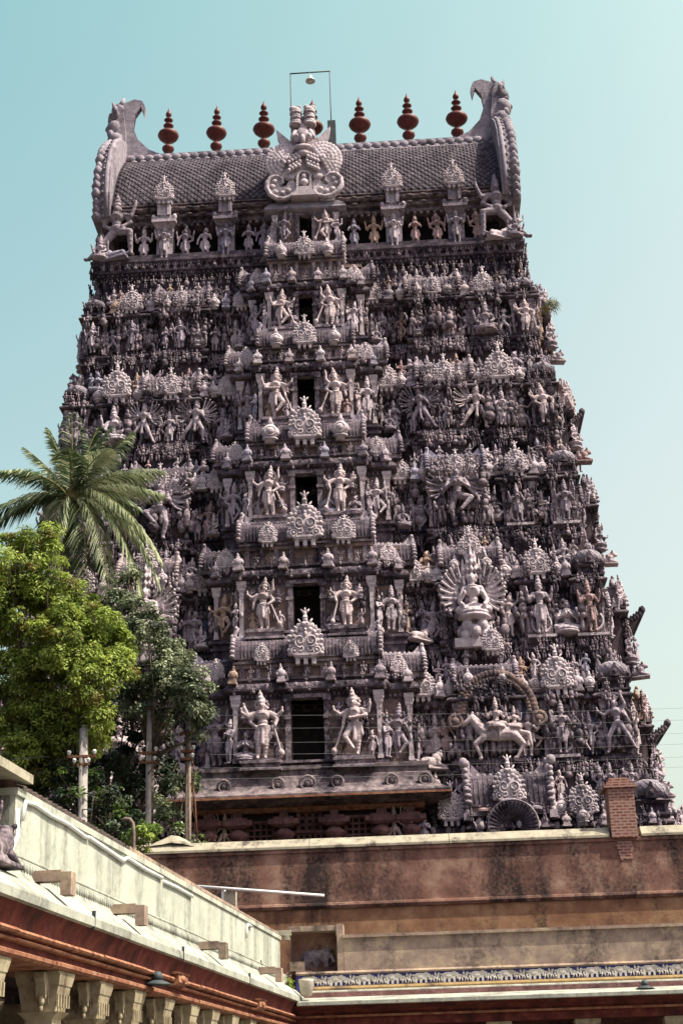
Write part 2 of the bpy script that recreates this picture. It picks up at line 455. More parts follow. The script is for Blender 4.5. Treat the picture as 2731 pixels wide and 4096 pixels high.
P = {}
FG = 'figure_stucco'
P['deity'] = remesh(figure(), 'deity', .0115, FG)
P['deity_b'] = remesh(figure(armsR=(ARM_UP, ARM_DOWN), armsL=(ARM_UP, ARM_HIP), halo=.085, sway=.03), 'deity_b', .0115, FG)
P['deity_c'] = remesh(figure(legs='cross', armsR=(ARM_HIGH, ARM_LOW), armsL=(ARM_OUT, ARM_HIP), sway=-.03), 'deity_c', .0115, FG)
P['guardian'] = remesh(figure(legs='stand', armsR=(ARM_OUT, ((.2,-.03,.56),(.17,-.07,.46))), armsL=(((.2,-.02,.62),(.24,-.05,.73)), ARM_OUT, ARM_HIP), club=1, wide=1.22, sway=.03, halo=.085), 'guardian', .0115, 'cream_figure')
P['guardian_b'] = remesh(figure(legs='cross', armsR=(ARM_OUT, ARM_DOWN), armsL=(((.2,-.02,.62),(.24,-.05,.73)), ARM_CROSS), club=1, wide=1.1, sway=-.03, crown='tall', halo=.08), 'guardian_b', .0115, 'cream_figure')
P['deity_g'] = remesh(figure(armsR=(ARM_HIGH, ARM_HIP), armsL=(ARM_OUT, ARM_DOWN), club=1, wide=1.18, sway=-.04, halo=.09), 'deity_g', .0115, 'cream_figure')
P['attendant'] = remesh(figure(armsR=(ARM_FWD,), crown='short', slim=.95), 'attendant', .012, FG)
P['attendant_b'] = remesh(figure(armsR=(ARM_DOWN,), armsL=(ARM_LOW,), crown='bun', sway=.06), 'attendant_b', .012, FG)
P['attendant_c'] = remesh(figure(armsR=(ARM_HIGH,), armsL=(ARM_HIP,), crown='short', sway=-.05), 'attendant_c', .012, FG)
P['dancer'] = remesh(figure(legs='dance', armsR=(ARM_OUT,), armsL=(ARM_CROSS, ARM_UP), crown='tall', skirt=False), 'dancer', .0115, FG)
P['dancer_b'] = remesh(figure(legs='lunge', armsR=(ARM_HIGH, ARM_LOW), armsL=(ARM_OUT,), crown='flame', skirt=False, sway=.04), 'dancer_b', .0115, FG)
P['seated'] = remesh(shift(figure(legs='seat', armsR=(ARM_UP, ((.15,-.05,.52),(.1,-.12,.46)))), -.29, 1/.71), 'seated', .015, FG)
P['seated_b'] = remesh(shift(figure(legs='hang', armsR=(ARM_LOW, ARM_OUT), armsL=(ARM_UP, ARM_HIP), halo=.09), -.2, 1/.8), 'seated_b', .014, FG)
P['sage'] = remesh(shift(figure(legs='seat', armsR=(ARM_FWD,), crown='bun'), -.29, 1/.6), 'sage', .016, FG)
P['many'] = remesh(figure(legs='lunge', fan=9, armsR=(ARM_LOW,), crown='tall', skirt=True), 'many', .009, FG)
P['many_b'] = remesh(figure(legs='dance', fan=11, armsR=(ARM_FWD,), crown='flame', halo=.1, skirt=False), 'many_b', .009, FG)
b = figure(legs='kneel', armsR=(ARM_OUT, ARM_HIP), armsL=(((.2,-.02,.62),(.26,-.03,.78)), ARM_HIP), wide=1.15, skirt=False)
P['kneeler'] = remesh(b, 'kneeler', .011, FG)

# great many-headed figure under a pointed arch
b = shift(figure(legs='seat', fan=15, armsR=(ARM_LOW, ((.17,-.05,.5),(.13,-.12,.44))), crown='none', wide=1.1), -.29+.30)
for row, (k, z, dx) in enumerate(((7,.80,.052),(5,.885,.05),(3,.965,.047),(1,1.04,0))):
    for i in range(k):
        x = (i-(k-1)/2)*dx; y = -.01+abs(x)*.25
        b.ell((x,y,z), (.026,.034,.034), 8, 5); cp(b, (x,y+.01,z+.03), (x,y+.02,z+.13), .024, .01)
b.ell((0,.02,.20), (.24,.12,.1)); b.ell((-.09,-.06,.24), .075); b.ell((.09,-.06,.24), .075); b.ell((0,-.09,.17), .075); b.ell((-.12,-.05,.13), .07); b.ell((.12,-.05,.13), .07)
b.box(-.26,.26,-.1,.14,0,.1)
arch = []
for i in range(25):
    t = i/24; a = PI*(1.12-1.24*t)
    r = .40
    x = math.cos(a)*r*(1-.18*max(0, math.sin(a))**3); z = .73 + math.sin(a)*.40 + .15*max(0, math.sin(a))**9
    arch.append((x, .11, z))
b.path(arch, .024, 6)
b.ext([(p[0],p[2]) for p in arch] , 'y', .105, .135)
for p in arch[2:-2]: b.ell((p[0]*1.05,.1,.73+(p[2]-.73)*1.05), .022, 6, 4)
P['cosmic'] = remesh(b, 'cosmic', .009, 'pale_stucco')

# mounted couple on a leaping horse under a scalloped arch
b = MB()
def horse(b, dx=0, dz=0, k=1.0, y=0):
    q = lambda x, z, yy=0: (dx+x*k, y+yy*k, dz+z*k)
    cp(b, q(-.20,.42), q(.20,.40), .10*k, .105*k); b.ell(q(0,.40), (.22*k,.11*k,.105*k))
    cp(b, q(-.24,.46), q(-.38,.64), .085*k, .055*k); cp(b, q(-.38,.66), q(-.50,.58), .055*k, .033*k); b.ell(q(-.37,.73), (.018*k,.02*k,.04*k))
    for s in (-1,1):
        cp(b, q(-.22,.36,s*.06), q(-.36,.26,s*.06), .055*k, .036*k); cp(b, q(-.36,.26,s*.06), q(-.28,.10+.04*s,s*.06), .033*k, .022*k); b.ell(q(-.29,.08+.04*s,s*.06), (.035*k,.03*k,.025*k))
        cp(b, q(.24,.36,s*.06), q(.35,.24,s*.06), .065*k, .04*k); cp(b, q(.35,.24,s*.06), q(.25,.05,s*.06), .034*k, .022*k); b.ell(q(.23,.03,s*.06), (.04*k,.03*k,.025*k))
    cp(b, q(.29,.44), q(.44,.40), .03*k, .035*k); cp(b, q(.44,.40), q(.47,.22), .035*k, .02*k)
    for i in range(7):
        t = i/6; b.ell(q(-.22-.16*t,.55+.16*t), .03*k, 6, 4)
    b.torus(q(0,.41), .115*k, .012*k, 'x', 12, 5)
horse(b, 0, 0, 1, -.02)
r1 = shift(figure(legs='seat', armsR=(ARM_UP, ARM_LOW), wide=1.05), -.29)
b.merge(r1, Matrix.Translation((-.03,-.04,.47)) @ Matrix.Scale(.72,4))
b.merge(r1, Matrix.Translation((.24,-.02,.47)) @ Matrix.Scale(.52,4))
P['rider'] = remesh(b, 'rider', .011, 'cream_figure')
b = MB()
for i in range(31):
    a = PI*i/30
    x, z = math.cos(a)*.40, .62+math.sin(a)*.44
    b.ell((x*1.14,.03,.62+(z-.62)*1.14), (.055,.045,.055), 8, 5)
    if i < 30:
        a2 = PI*(i+1)/30
        b.tube((x,.03,z), (math.cos(a2)*.40,.03,.62+math.sin(a2)*.44), .04, .04, 6)
for s in (-1,1):
    b.torus((s*.50,.02,.55), .075, .03, 'y', 14, 6); b.ell((s*.50,.02,.55), (.06,.04,.06))
P['rider_arch'] = b.mesh('rider_arch', M['bay_stucco'])
b = MB(); pts = [(math.cos(PI*i/20)*.385, .62+math.sin(PI*i/20)*.42) for i in range(21)]
b.ext([(-.385,.05)]+[(x,z) for x, z in reversed(pts)]+[(.385,.05)], 'y', .06, .10)
P['niche_back'] = b.mesh('niche_back', M['blue_niche'])

# reclining lion
b = MB()
b.ell((0,0,.2), (.36,.16,.17)); b.ell((-.3,0,.3), (.17,.17,.2)); b.ell((-.42,-.02,.44), (.14,.14,.14)); b.ell((-.54,-.02,.4), (.08,.08,.07))
for s in (-1,1):
    cp(b, (-.34,s*.12,.14), (-.6,s*.12,.05), .06, .05); b.ell((.26,s*.13,.14), (.15,.08,.14)); cp(b, (.26,s*.16,.05), (.04,s*.18,.04), .05, .04); b.ell((-.42,s*.12,.55), .045)
cp(b, (.34,.05,.2), (.5,.12,.3), .035, .03); b.box(-.62,.42,-.22,.22,-.04,.02)
P['lion'] = remesh(b, 'lion', .018, FG)

# sunburst medallion (gable front of a miniature shrine): disc 1 wide, foot at z=0
def medallion(seed=0, lobes=15, tall=.75):
    b = MB(); c = (0,0,.62); rg = random.Random(seed)
    out = []
    for i in range(64):
        a = 2*PI*i/64; out.append((math.cos(a)*.42, c[2]+math.sin(a)*.42))
    b.ext(out, 'y', -.08, .10)
    for i in range(lobes):
        a = R(-42) + R(264)*i/(lobes-1); sz = rg.uniform(.85,1.12)
        x, z = math.cos(a)*.46, c[2]+math.sin(a)*.46
        b.ell((x,-.02,z), (.088*sz,.08,.082*sz), 8, 5); b.ell((x*1.10,-.05,c[2]+(z-c[2])*1.10), (.045*sz,.05,.045*sz), 6, 4)
    for i in range(lobes-4):
        a = R(-30) + R(240)*i/(lobes-5)
        b.ell((math.cos(a)*.35,-.085,c[2]+math.sin(a)*.35), (.07,.045,.07), 8, 5)
    b.ell((0,-.03,c[2]), (.34,.10,.34), 16, 8)
    for s in (-1,1):
        sp_ = []
        for i in range(19):
            a = -PI*.55 + i/18*PI*2.6; rr = .185*(1-i/18*.72)
            sp_.append((s*(.165+math.cos(a)*rr*.95), -.115-.02*i/18, c[2]-.05+math.sin(a)*rr*1.1))
        b.path(sp_, [.036*(1-.4*i/18) for i in range(19)], 6)
        b.torus((s*.33,-.09,.27), .10, .04, 'y', 14, 6); b.ell((s*.33,-.10,.27), (.05,.05,.05), 8, 5)
        b.torus((s*.14,-.10,.33), .075, .03, 'y', 12, 6)
        b.ell((s*.45,-.03,.20), (.10,.08,.07), 8, 5); b.ell((s*.5,-.03,.31), (.06,.06,.09), 8, 5)
    b.ell((0,-.13,c[2]+.17), (.06,.05,.08), 8, 6); b.ell((0,-.13,c[2]+.29), .05, 8, 5)
    b.box(-.30,.30,-.12,.12,.12,.20); b.tbox(0,0,.05,.125,.26,.12,.38,.16)
    for x in (-.24,0,.24): b.box(x-.06,x+.06,-.10,.10,-.14,.062)
    b.ell((0,-.07,1.09), (.15,.10,.10)); b.ell((-.07,-.14,1.11), .04, 8, 5); b.ell((.07,-.14,1.11), .04, 8, 5)
    for s in (-1,1):
        cp(b, (s*.11,-.05,1.12), (s*.21,-.03,1.27), .045, .02)
        b.ell((s*.2,-.04,1.06), (.08,.05,.09), 8, 5)
    z = 1.15
    cp(b, (0,-.05,z), (0,-.03,z+tall*.3), .085, .065); b.torus((0,-.04,z+tall*.22), .07, .02, 'z', 12, 5)
    cp(b, (0,-.03,z+tall*.3), (0,-.03,z+tall*.42), .05, .06)
    for s in (-1,0,1): cp(b, (s*.03,-.03,z+tall*.42), (s*.12,-.03,z+tall*.56+(.05 if s == 0 else 0)), .042, .022)
    return b.mesh('medallion', M['pale_stucco'])
P['medallion'] = medallion()
P['medallion_b'] = medallion(1, 17, .35)
# urn-like kudu
b = MB()
b.lathe([(.16,0),(.16,.14),(.24,.15),(.24,.2),(.14,.22),(.27,.32),(.3,.42),(.26,.54),(.15,.66),(.08,.74),(.12,.78),(.06,.84),(.05,.92),(.01,1.0)], (0,0,0), 14, 0, .7)
b.ell((0,-.17,.42), (.13,.07,.13), 8, 5); b.torus((0,-.16,.42), .17, .025, 'y', 14, 5)
P['urn'] = b.mesh('urn', M['pale_stucco'])
b = MB()
b.box(-.26,.26,-.2,.2,0,.12); b.box(-.2,.2,-.16,.16,.12,.3)
b.lathe([(.22,.3),(.27,.36),(.28,.5),(.24,.62),(.12,.7),(.09,.72),(.13,.78),(.05,.84),(.07,.9),(.02,1.0)], (0,0,0), 10, 0, .75)
for s in (-1,1): b.ell((s*.22,-.1,.42), (.07,.07,.1), 8, 5)
P['urn_b'] = b.mesh('urn_b', M['figure_stucco'])
# square pavilion with ribbed lattice dome, 1.3 wide, 1.75 tall
b = MB()
b.box(-.62,.62,-.62,.62,0,.08); b.box(-.46,.46,-.46,.46,.08,.40)
for sx in (-1,1):
    for sy in (-1,1): b.box(sx*.5-.07,sx*.5+.07,sy*.5-.07,sy*.5+.07,.08,.40)
for s in (-.17,.17): b.box(s-.05,s+.05,-.5,-.44,.08,.40)
b.tbox(0,0,.40,.50,.62,.62,.70,.70); b.tbox(0,0,.50,.60,.66,.66,.5,.5); b.tbox(0,0,.60,.70,.45,.45,.48,.48)
dome = [(.50,.70),(.60,.78),(.645,.90),(.64,1.02),(.57,1.16),(.44,1.27),(.26,1.34),(.1,1.37)]
b.lathe(dome, (0,0,0), 24, 1)
def dpt(t, a):
    t = max(0, min(len(dome)-1.001, t)); i = int(t); u = t-i
    r = dome[i][0]*(1-u)+dome[i+1][0]*u; z = dome[i][1]*(1-u)+dome[i+1][1]*u
    return Vector((math.cos(a)*(r+.004), math.sin(a)*(r+.004), z))
for k in range(16):
    for s in (-1,1):
        b.path([dpt(1+j*.75, 2*PI*k/16 + s*j*.16) for j in range(8)], .016, 4, 1)
b.lathe([(.14,1.36),(.2,1.40),(.2,1.43),(.08,1.46),(.13,1.54),(.05,1.6),(.04,1.68),(.01,1.75)], (0,0,0), 10)
for a in range(4):
    m = Matrix.Rotation(a*PI/2, 4, 'Z'); q = MB()
    q.ext([(-.2,.58),(.2,.58),(.22,.8),(.1,.98),(0,1.2),(-.1,.98),(-.22,.8)], 'y', -.72, -.5); q.ell((0,-.72,.78), (.1,.05,.11), 8, 5)
    b.merge(q, m)
for sx in (-1,1):
    for sy in (-1,1): b.ell((sx*.56,sy*.56,.66), (.08,.08,.12), 6, 4)
P['dome'] = b.mesh('dome', [M['moulding_stucco'], M['roof_stucco']])

# wagon-vault miniature shrine, built to size
def barrel(L, D, H, base=.3, ribs=True, horns=True):
    """L half-length along x, D half-depth, H vault height; stands on z=0"""
    b = MB()
    b.box(-L*1.02,L*1.02,-D*1.05,D*1.05,0,base*.35,0); b.box(-L*.95,L*.95,-D*.92,D*.92,base*.35,base*.8,2); b.box(-L*1.0,L*1.0,-D*1.02,D*1.02,base*.8,base,0)
    k = 10; prof = []
    for i in range(k+1):
        a = PI*i/k; prof.append((math.cos(a)*D*(1.0-.10*(1-abs(math.cos(a)))), base+math.sin(a)**.85*H if 0 < i < k else base))
    b.ext(prof, 'x', -L, L, 0)
    if ribs:
        nr = max(8, int(L*2/.16))
        for r in range(nr):
            x = -L*.93 + 1.86*L*(r+.5)/nr
            b.path([(x, p[0]*1.01 if i < k/2 else p[0]*1.01, p[1]+.008) for i, p in enumerate(prof)][3:], .022, 4, 0)
    b.box(-L*.98,L*.98,-D*.22,D*.22,base+H*.985,base+H*1.09,1)
    for r in range(int(L*2/.2)): b.ell((-L*.92+.2*r,-.02,base+H*1.1), (.07,D*.2,.07), 6, 4, 1)
    if horns:
        for s in (-1,1):
            m = 7
            for i in range(m):
                a = PI*(.98-.50*i/m)
                b.ell((s*L*1.03, math.cos(a)*D*1.06, base+math.sin(a)*H*1.02+.02), (.12,.13,H*.082), 8, 5, 1)
            for i in range(m):
                a = PI*(.02+.45*i/m)
                b.ell((s*L*1.03, math.cos(a)*D*1.06, base+math.sin(a)*H*1.02+.02), (.12,.13,H*.082), 8, 5, 1)
            b.ext([(p[0]*1.0,p[1]) for p in prof], 'x', s*L*1.0, s*L*1.05, 1)
            # curling leaf horn on top of each gable end
            pts = [(s*L*.98,0,base+H*1.0), (s*L*1.03,0,base+H*1.22), (s*L*1.0,-.02,base+H*1.42), (s*(L*.96),-.05,base+H*1.56)]
            b.path(pts, [.16,.13,.10,.05], 6, 1)
            b.ext([(s*L*.98,base+H*1.0),(s*(L*.98-.12),base+H*1.5),(s*(L*.94-.32),base+H*1.18),(s*(L*.9-.75),base+H*1.04)], 'y', -.03, .05, 1)
            b.ell((s*L*1.05,-.02,base+H*1.15), (.13,.14,.16), 8, 5, 1); b.ell((s*L*1.0,-.06,base+H*1.55), (.09,.09,.11), 6, 4, 1)
    return b
BM = [M['moulding_stucco'], M['figure_stucco'], M['bay_stucco']]
P['shrine'] = barrel(1.2, .55, .85, .35).mesh('shrine', BM)
# pilaster 1 tall
b = MB()
b.box(-.075,.075,-.06,.06,0,.06); b.box(-.055,.055,-.045,.045,.06,.70); b.tbox(0,0,.70,.74,.055,.045,.075,.06); b.box(-.06,.06,-.05,.05,.74,.78)
b.tbox(0,0,.78,.83,.06,.05,.10,.08); b.box(-.11,.11,-.085,.085,.83,.87); b.tbox(0,0,.87,.93,.05,.05,.13,.08); b.box(-.14,.14,-.085,.085,.93,1.0)
for s in (-1,1): b.ell((s*.10,-.03,.90), (.04,.05,.035), 6, 4)
b.ell((0,-.05,.35), (.05,.025,.06), 6, 4)
P['pilaster'] = b.mesh('pilaster', M['pale_stucco']); P['pilaster_b'] = b.mesh('pilaster', M['carving_stucco'])
# ------------------------------------------------------------------ the gateway tower
TW = empty('gateway_tower', (0,70,0), 'tall stepped temple gateway tower covered in weathered stucco figures', 'temple tower')
YC = 70.0
FL  = [15.1, 20.65, 26.35, 31.8, 37.45]                       # storey floors
ZC  = [17.45, 23.0, 28.45, 33.85, 39.4]                       # underside of main cornice
XH  = [13.4, 12.95, 12.35, 11.9, 11.4]
YM  = [61.4, 62.5, 63.6, 64.7, 65.8]
YD  = [60.1, 61.1, 62.3, 63.5, 64.7]
BB  = [3.15, 3.0, 2.72, 2.33, 1.98]
SB  = [4.4, 4.2, 3.85, 3.4, 2.9]
DW  = [.70, .60, .52, .43, .36]
DZ  = [(15.02,17.68), (20.9,23.08), (26.65,28.85), (32.12,34.49), (37.6,39.68)]
SP  = [1.7, 1.55, 1.25, 1.0, .75]
NEXTF = [20.65, 26.35, 31.8, 37.45, 43.2]

def plan(X, y, d=0.0, rec=.45, side=True, sp=.75):
    """stepped outline of a storey; y = front plane of the corner bays"""
    f = []                                                    # (x, y) going left to right along the front
    st = [(0, 4.7*X/13.4, rec), (4.7*X/13.4, .455*X, rec), (.455*X, .665*X, -.22), (.665*X, .725*X, rec*.7), (.725*X, .845*X, -.05), (.845*X, X-1.15, rec*.7), (X-1.15, X, 0.0)]
    right = []
    for x0, x1, p in st:
        if right and abs(right[-1][1]-(y+p)) < 1e-6: right[-1] = (x1, y+p)
        else: right += [(x0, y+p), (x1, y+p)]
    left = [(-x, yy) for x, yy in reversed(right)]
    front = left[:-1] + right[1:] if abs(left[-1][0]) < 1e-6 else left + right
    hd = YC - y
    if side:
        w = min(2.6, hd*.42)
        sr = [(X, y+1.2), (X-rec*.8, y+1.2), (X-rec*.8, YC-w), (X+sp, YC-w), (X+sp, YC+w), (X-rec*.8, YC+w), (X-rec*.8, 2*YC-y-1.2), (X, 2*YC-y-1.2), (X, 2*YC-y)]
    else: sr = [(X, 2*YC-y)]
    sl = [(-(X+.25 if x == X+sp else x), yy) for x, yy in reversed(sr)]
    return front + sr + sl
CORN = [(.0,0),(.06,0),(.06,.05),(.20,.06),(.28,.10),(.28,.15),(.24,.19),(.16,.25),(.10,.30),(.10,.34),(.18,.35),(.18,.40)]
def edges_front(pl, ymax):
    n = len(pl)
    for i in range(n):
        a, c = pl[i], pl[(i+1) % n]
        yield a, c
def dentils(b, pl, z, off, w=.09, gap=.20, h=.10, dep=.09, mat=0, ymax=YC+1):
    for a, c in edges_front(pl, 0):
        L = math.hypot(c[0]-a[0], c[1]-a[1])
        if L < .25 or max(a[1], c[1]) > ymax: continue
        ux, uy = (c[0]-a[0])/L, (c[1]-a[1])/L; nx, ny = uy, -ux
        k = int(L/gap)
        for i in range(k):
            t = (i+.5)*L/k
            x, y = a[0]+ux*t+nx*(off+dep/2), a[1]+uy*t+ny*(off+dep/2)
            hx = abs(ux)*w/2+abs(nx)*dep/2; hy = abs(uy)*w/2+abs(ny)*dep/2
            b.box(x-hx, x+hx, y-hy, y+hy, z, z+h, mat)
def kudus(b, pl, z, off, gap=.75, r=.13, mat=0, ymax=YC+1):
    for a, c in edges_front(pl, 0):
        L = math.hypot(c[0]-a[0], c[1]-a[1])
        if L < .5 or max(a[1], c[1]) > ymax: continue
        ux, uy = (c[0]-a[0])/L, (c[1]-a[1])/L; nx, ny = uy, -ux
        k = max(1, int(L/gap))
        for i in range(k):
            t = (i+.5)*L/k
            x, y = a[0]+ux*t+nx*off, a[1]+uy*t+ny*off
            b.ell((x, y, z), (r*(abs(ux)+.6*abs(nx)), r*(abs(uy)+.6*abs(ny)), r*1.35), 8, 5, mat)

random.seed(11)
def vary(seq): return random.choice(seq)
NAMES = {'deity_g':'guardian_statue','deity':'deity_statue','deity_b':'deity_statue','deity_c':'deity_statue','guardian':'guardian_statue','guardian_b':'guardian_statue','attendant':'attendant_statue',
 'attendant_b':'maiden_statue','attendant_c':'attendant_statue','dancer':'dancing_statue','dancer_b':'dancing_statue','seated':'seated_statue','seated_b':'seated_statue','sage':'sage_statue',
 'many':'many_armed_statue','many_b':'many_armed_statue','kneeler':'kneeling_statue','cosmic':'many_headed_statue','rider':'rider_statue','rider_arch':'scalloped_arch','lion':'lion_statue','medallion':'sunburst_medallion',
 'medallion_b':'sunburst_medallion','urn':'urn_ornament','urn_b':'bell_ornament','dome':'domed_pavilion','shrine':'vaulted_shrine','pilaster':'pilaster','pilaster_b':'pilaster','niche_back':'niche_panel'}
def st(kind, parent, x, y, z, h, rz=0, flip=False, jit=True):
    k = h*(random.uniform(.95,1.05) if jit else 1)*(.9 if kind.startswith('medallion') and h < 1.25 else 1)
    u = random.uniform
    s = ((-k if flip else k)*(u(.9,1.12) if jit else 1), k, k*(u(.95,1.05) if jit else 1))
    o = put(P[kind], NAMES[kind], parent, (x, y, z), s, rz + (R(u(-14,14)) if jit else 0))
    if jit: o.rotation_euler.y = R(u(-4,4))
    return o
SMALL = ['attendant','attendant_b','attendant_c','deity','deity_b','dancer']
def niche_ring(parent, x, y, z, h):
    """pale back slab with a garland ring round the feet of a deity"""
    b = MB(); b.box(x-h*.24, x+h*.24, y+.02, y+.12, z, z+h*.66)
    pts = [(x+math.sin(t)*h*.2, y-.16, z+h*.25-math.cos(t)*h*.2) for t in [PI*(-.72+1.44*i/16) for i in range(17)]]
    b.path(pts, .045*h/2, 6)
    b.box(x-h*.3, x+h*.3, y-.3, y+.1, z-.12, z)
    ob('backing_slab', b, M['pale_stucco'], parent)

storeys = []
for k in range(5):
    X, y, zf, zc, zn = XH[k], YM[k], FL[k], ZC[k], NEXTF[k]
    zb = (ZC[k-1]+.33) if k else 12.4
    sp = SP[k]; pl = plan(X, y, sp=sp)
    b = MB()
    # hidden back wall of the parapet of shrines below, then plinth mouldings, wall, cornice
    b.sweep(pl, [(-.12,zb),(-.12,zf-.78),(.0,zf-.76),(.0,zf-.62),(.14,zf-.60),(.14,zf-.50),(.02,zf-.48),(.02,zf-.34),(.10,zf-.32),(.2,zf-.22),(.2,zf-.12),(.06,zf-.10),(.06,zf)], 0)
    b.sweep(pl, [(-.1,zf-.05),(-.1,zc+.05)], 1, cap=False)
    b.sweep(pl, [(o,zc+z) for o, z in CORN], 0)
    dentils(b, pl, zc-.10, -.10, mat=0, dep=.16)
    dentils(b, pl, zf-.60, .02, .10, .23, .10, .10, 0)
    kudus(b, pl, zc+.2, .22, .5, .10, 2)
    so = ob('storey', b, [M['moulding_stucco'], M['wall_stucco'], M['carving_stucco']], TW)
    storeys.append(so)
    h = zc-zf
    # ---- central doorway block
    yd, B, SBx, dw = YD[k], BB[k], SB[k], DW[k]; d0, d1 = DZ[k]
    yback = y+1.6
    bay = [(-SBx,yback),(-SBx,yd+.7),(-B,yd+.7),(-B,yd),(B,yd),(B,yd+.7),(SBx,yd+.7),(SBx,yback)]
    bay = list(reversed(bay)) if False else bay
    notch = [(-SBx,yback),(-SBx,yd+.7),(-B,yd+.7),(-B,yd),(-dw,yd),(-dw,yd+1.9),(dw,yd+1.9),(dw,yd),(B,yd),(B,yd+.7),(SBx,yd+.7),(SBx,yback)]
    c = MB()
    c.sweep(bay, [(.0,zf-1.9),(.0,d0-.55),(.10,d0-.52),(.10,d0-.40),(.0,d0-.38),(.0,d0-.25),(.16,d0-.2),(.16,d0-.08),(.02,d0-.06),(.02,d0)], 0)
    c.sweep(notch, [(-.02,d0-.01),(-.02,d1)], 1, cap=False)
    zk = d1+.22
    c.sweep(bay, [(-.02,d1),(-.02,zk),(.06,zk),(.06,zk+.06),(.22,zk+.08),(.32,zk+.14),(.32,zk+.22),(.27,zk+.30),(.20,zk+.42),(.08,zk+.50),(.08,zk+.58),(.18,zk+.60),(.18,zk+.70),(.0,zk+.72)], 0)
    dentils(c, bay, zk-.12, -.02, .09, .19, .11, .10, 2, ymax=yback)
    kudus(c, bay, zk+.30, .27, .42, .10, 2, ymax=yback-.1)
    zbar = zn-1.38
    c.sweep(bay, [(-.18,zk+.7),(-.18,zbar-.2),(-.05,zbar-.18),(-.05,zbar)], 1)
    for i in range(-4,5):
        if i: c.box(i*B/4.6-.09, i*B/4.6+.09, yd+.06, yd+.2, zk+.72, zbar-.19, 2)
    cb_ = ob('central_bay', c, [M['moulding_stucco'], M['bay_stucco'], M['carving_stucco']], so)
    # doorway: near-black sheet painting the shade inside, then jambs, lintel, sill
    c = MB(); c.box(-dw-.02, dw+.02, yd+1.6, yd+1.7, d0, d1+.1, 0)
    ob('doorway_dark', c, M['recess_shade'], so)
    c = MB(); c.box(-dw-.21, -dw, yd-.14, yd+.3, d0, d1); c.box(dw, dw+.21, yd-.14, yd+.3, d0, d1)
    c.box(-dw-.30, dw+.30, yd-.17, yd+.3, d1, d1+.16); c.box(-dw-.4, dw+.4, yd-.34, yd+.3, d0-.10, d0)
    for s in (-1,1):
        c.box(s*(dw+.13)-.16, s*(dw+.13)+.16, yd-.20, yd-.14, d0+(d1-d0)*.66, d0+(d1-d0)*.72); c.box(s*(dw+.13)-.16, s*(dw+.13)+.16, yd-.20, yd-.14, d1-.14, d1)
    ob('door_frame', c, M['carving_stucco'], so)
    # bay: pilasters, guardians, attendants
    bh = d1-d0
    for s in (-1,1):
        put(P['pilaster'], 'pilaster', so, (s*(B-.16), yd-.06, d0), (1.6, 1.6, bh+.2))
        put(P['pilaster'], 'pilaster', so, (s*(SBx-.16), yd+.64, d0), (1.5, 1.5, bh+.2))
        g = ('guardian','guardian_b','deity_g')[(k*2+(s > 0)+k//2) % 3]
        c = MB(); gx = s*(dw+B)/2*1.02
        gx = s*(dw+.26+B-.3)/2
        wq = .8*min(1,B/2.6); c.sweep([(gx-wq,yd),(gx-wq,yd-.62),(gx+wq,yd-.62),(gx+wq,yd)], [(.06,d0-.42),(.06,d0-.34),(-.03,d0-.30),(-.03,d0-.16),(.05,d0-.12),(.05,d0-.02),(-.02,d0),(-.02,d0+.06)])
        ob('statue_pedestal', c, M['carving_stucco'], so)
        st(g, so, gx, yd-.38, d0+.05, bh*random.uniform(1.08,1.17), R(random.uniform(-10,10)), s > 0, False)
        for dx_ in (-.62,.62): st(vary(['attendant','attendant_b','attendant_c','sage']), so, gx+dx_*B/2.9, yd-.20, d0, bh*random.uniform(.42,.58))
        for dx_ in (-.55,.5): st(vary(['seated','seated_b','attendant_c']), so, gx+dx_*B/2.9, yd-.10, d0+bh*.62, bh*.34)
        st(vary(['deity','attendant_c','deity_c']), so, s*(B+SBx)/2, yd+.36, d0, bh*.98, R(s*14))
        st(vary(['attendant','attendant_b']), so, s*(B+.12), yd-.05, d0, bh*.74, R(s*60))
        st(vary(['lion','seated']) if k else 'lion', so, s*(SBx+.55), yd+.9, d0-.3, 1.1 if k else 1.3, R(s*30), s > 0)
        st(vary(['deity_b','attendant_c']), so, s*(SBx+.1), yd+1.25, d0-.02, bh*.8, R(s*80))
        for fx in (.98,.33): st('urn_b', so, s*B*fx, yd-.34, zk+.42, .82, 0)
        st('urn_b', so, s*SBx*.96, yd+.36, zk+.42, .75, R(s*20))
    # bay vault with medallions
    bl = barrel(B*.97, .72, 1.0, .26)
    put(bl.mesh('bay_vault', BM), 'bay_vault', so, (0, yd+.72, zbar), 1)
    ms = [1.42,1.5,1.42,1.18,1.05][k]
    st('medallion', so, 0, yd-.16, zbar+.02, ms, 0, False, False)
    for s in (-1,1):
        if k == 0: st('medallion_b', so, s*B*.6, yd-.1, zbar, .72)
        elif k == 1: st('medallion_b', so, s*B*.56, yd-.1, zbar, 1.0 if s > 0 else .86)
        else: st('urn', so, s*B*.6, yd-.14, zbar, [0,0,1.4,1.1,1.05][k])
        q = barrel((SBx-B)*.62+.25, .5, .8, .3, True, True)
        put(q.mesh('flank_vault', BM), 'flank_vault', so, (s*(B+SBx)/2+s*.1, yd+1.15, zk+.72), 1, R(s*8))
        st('medallion_b', so, s*(B+SBx)/2+s*.05, yd+.5, zk+.80, .78, R(s*8))
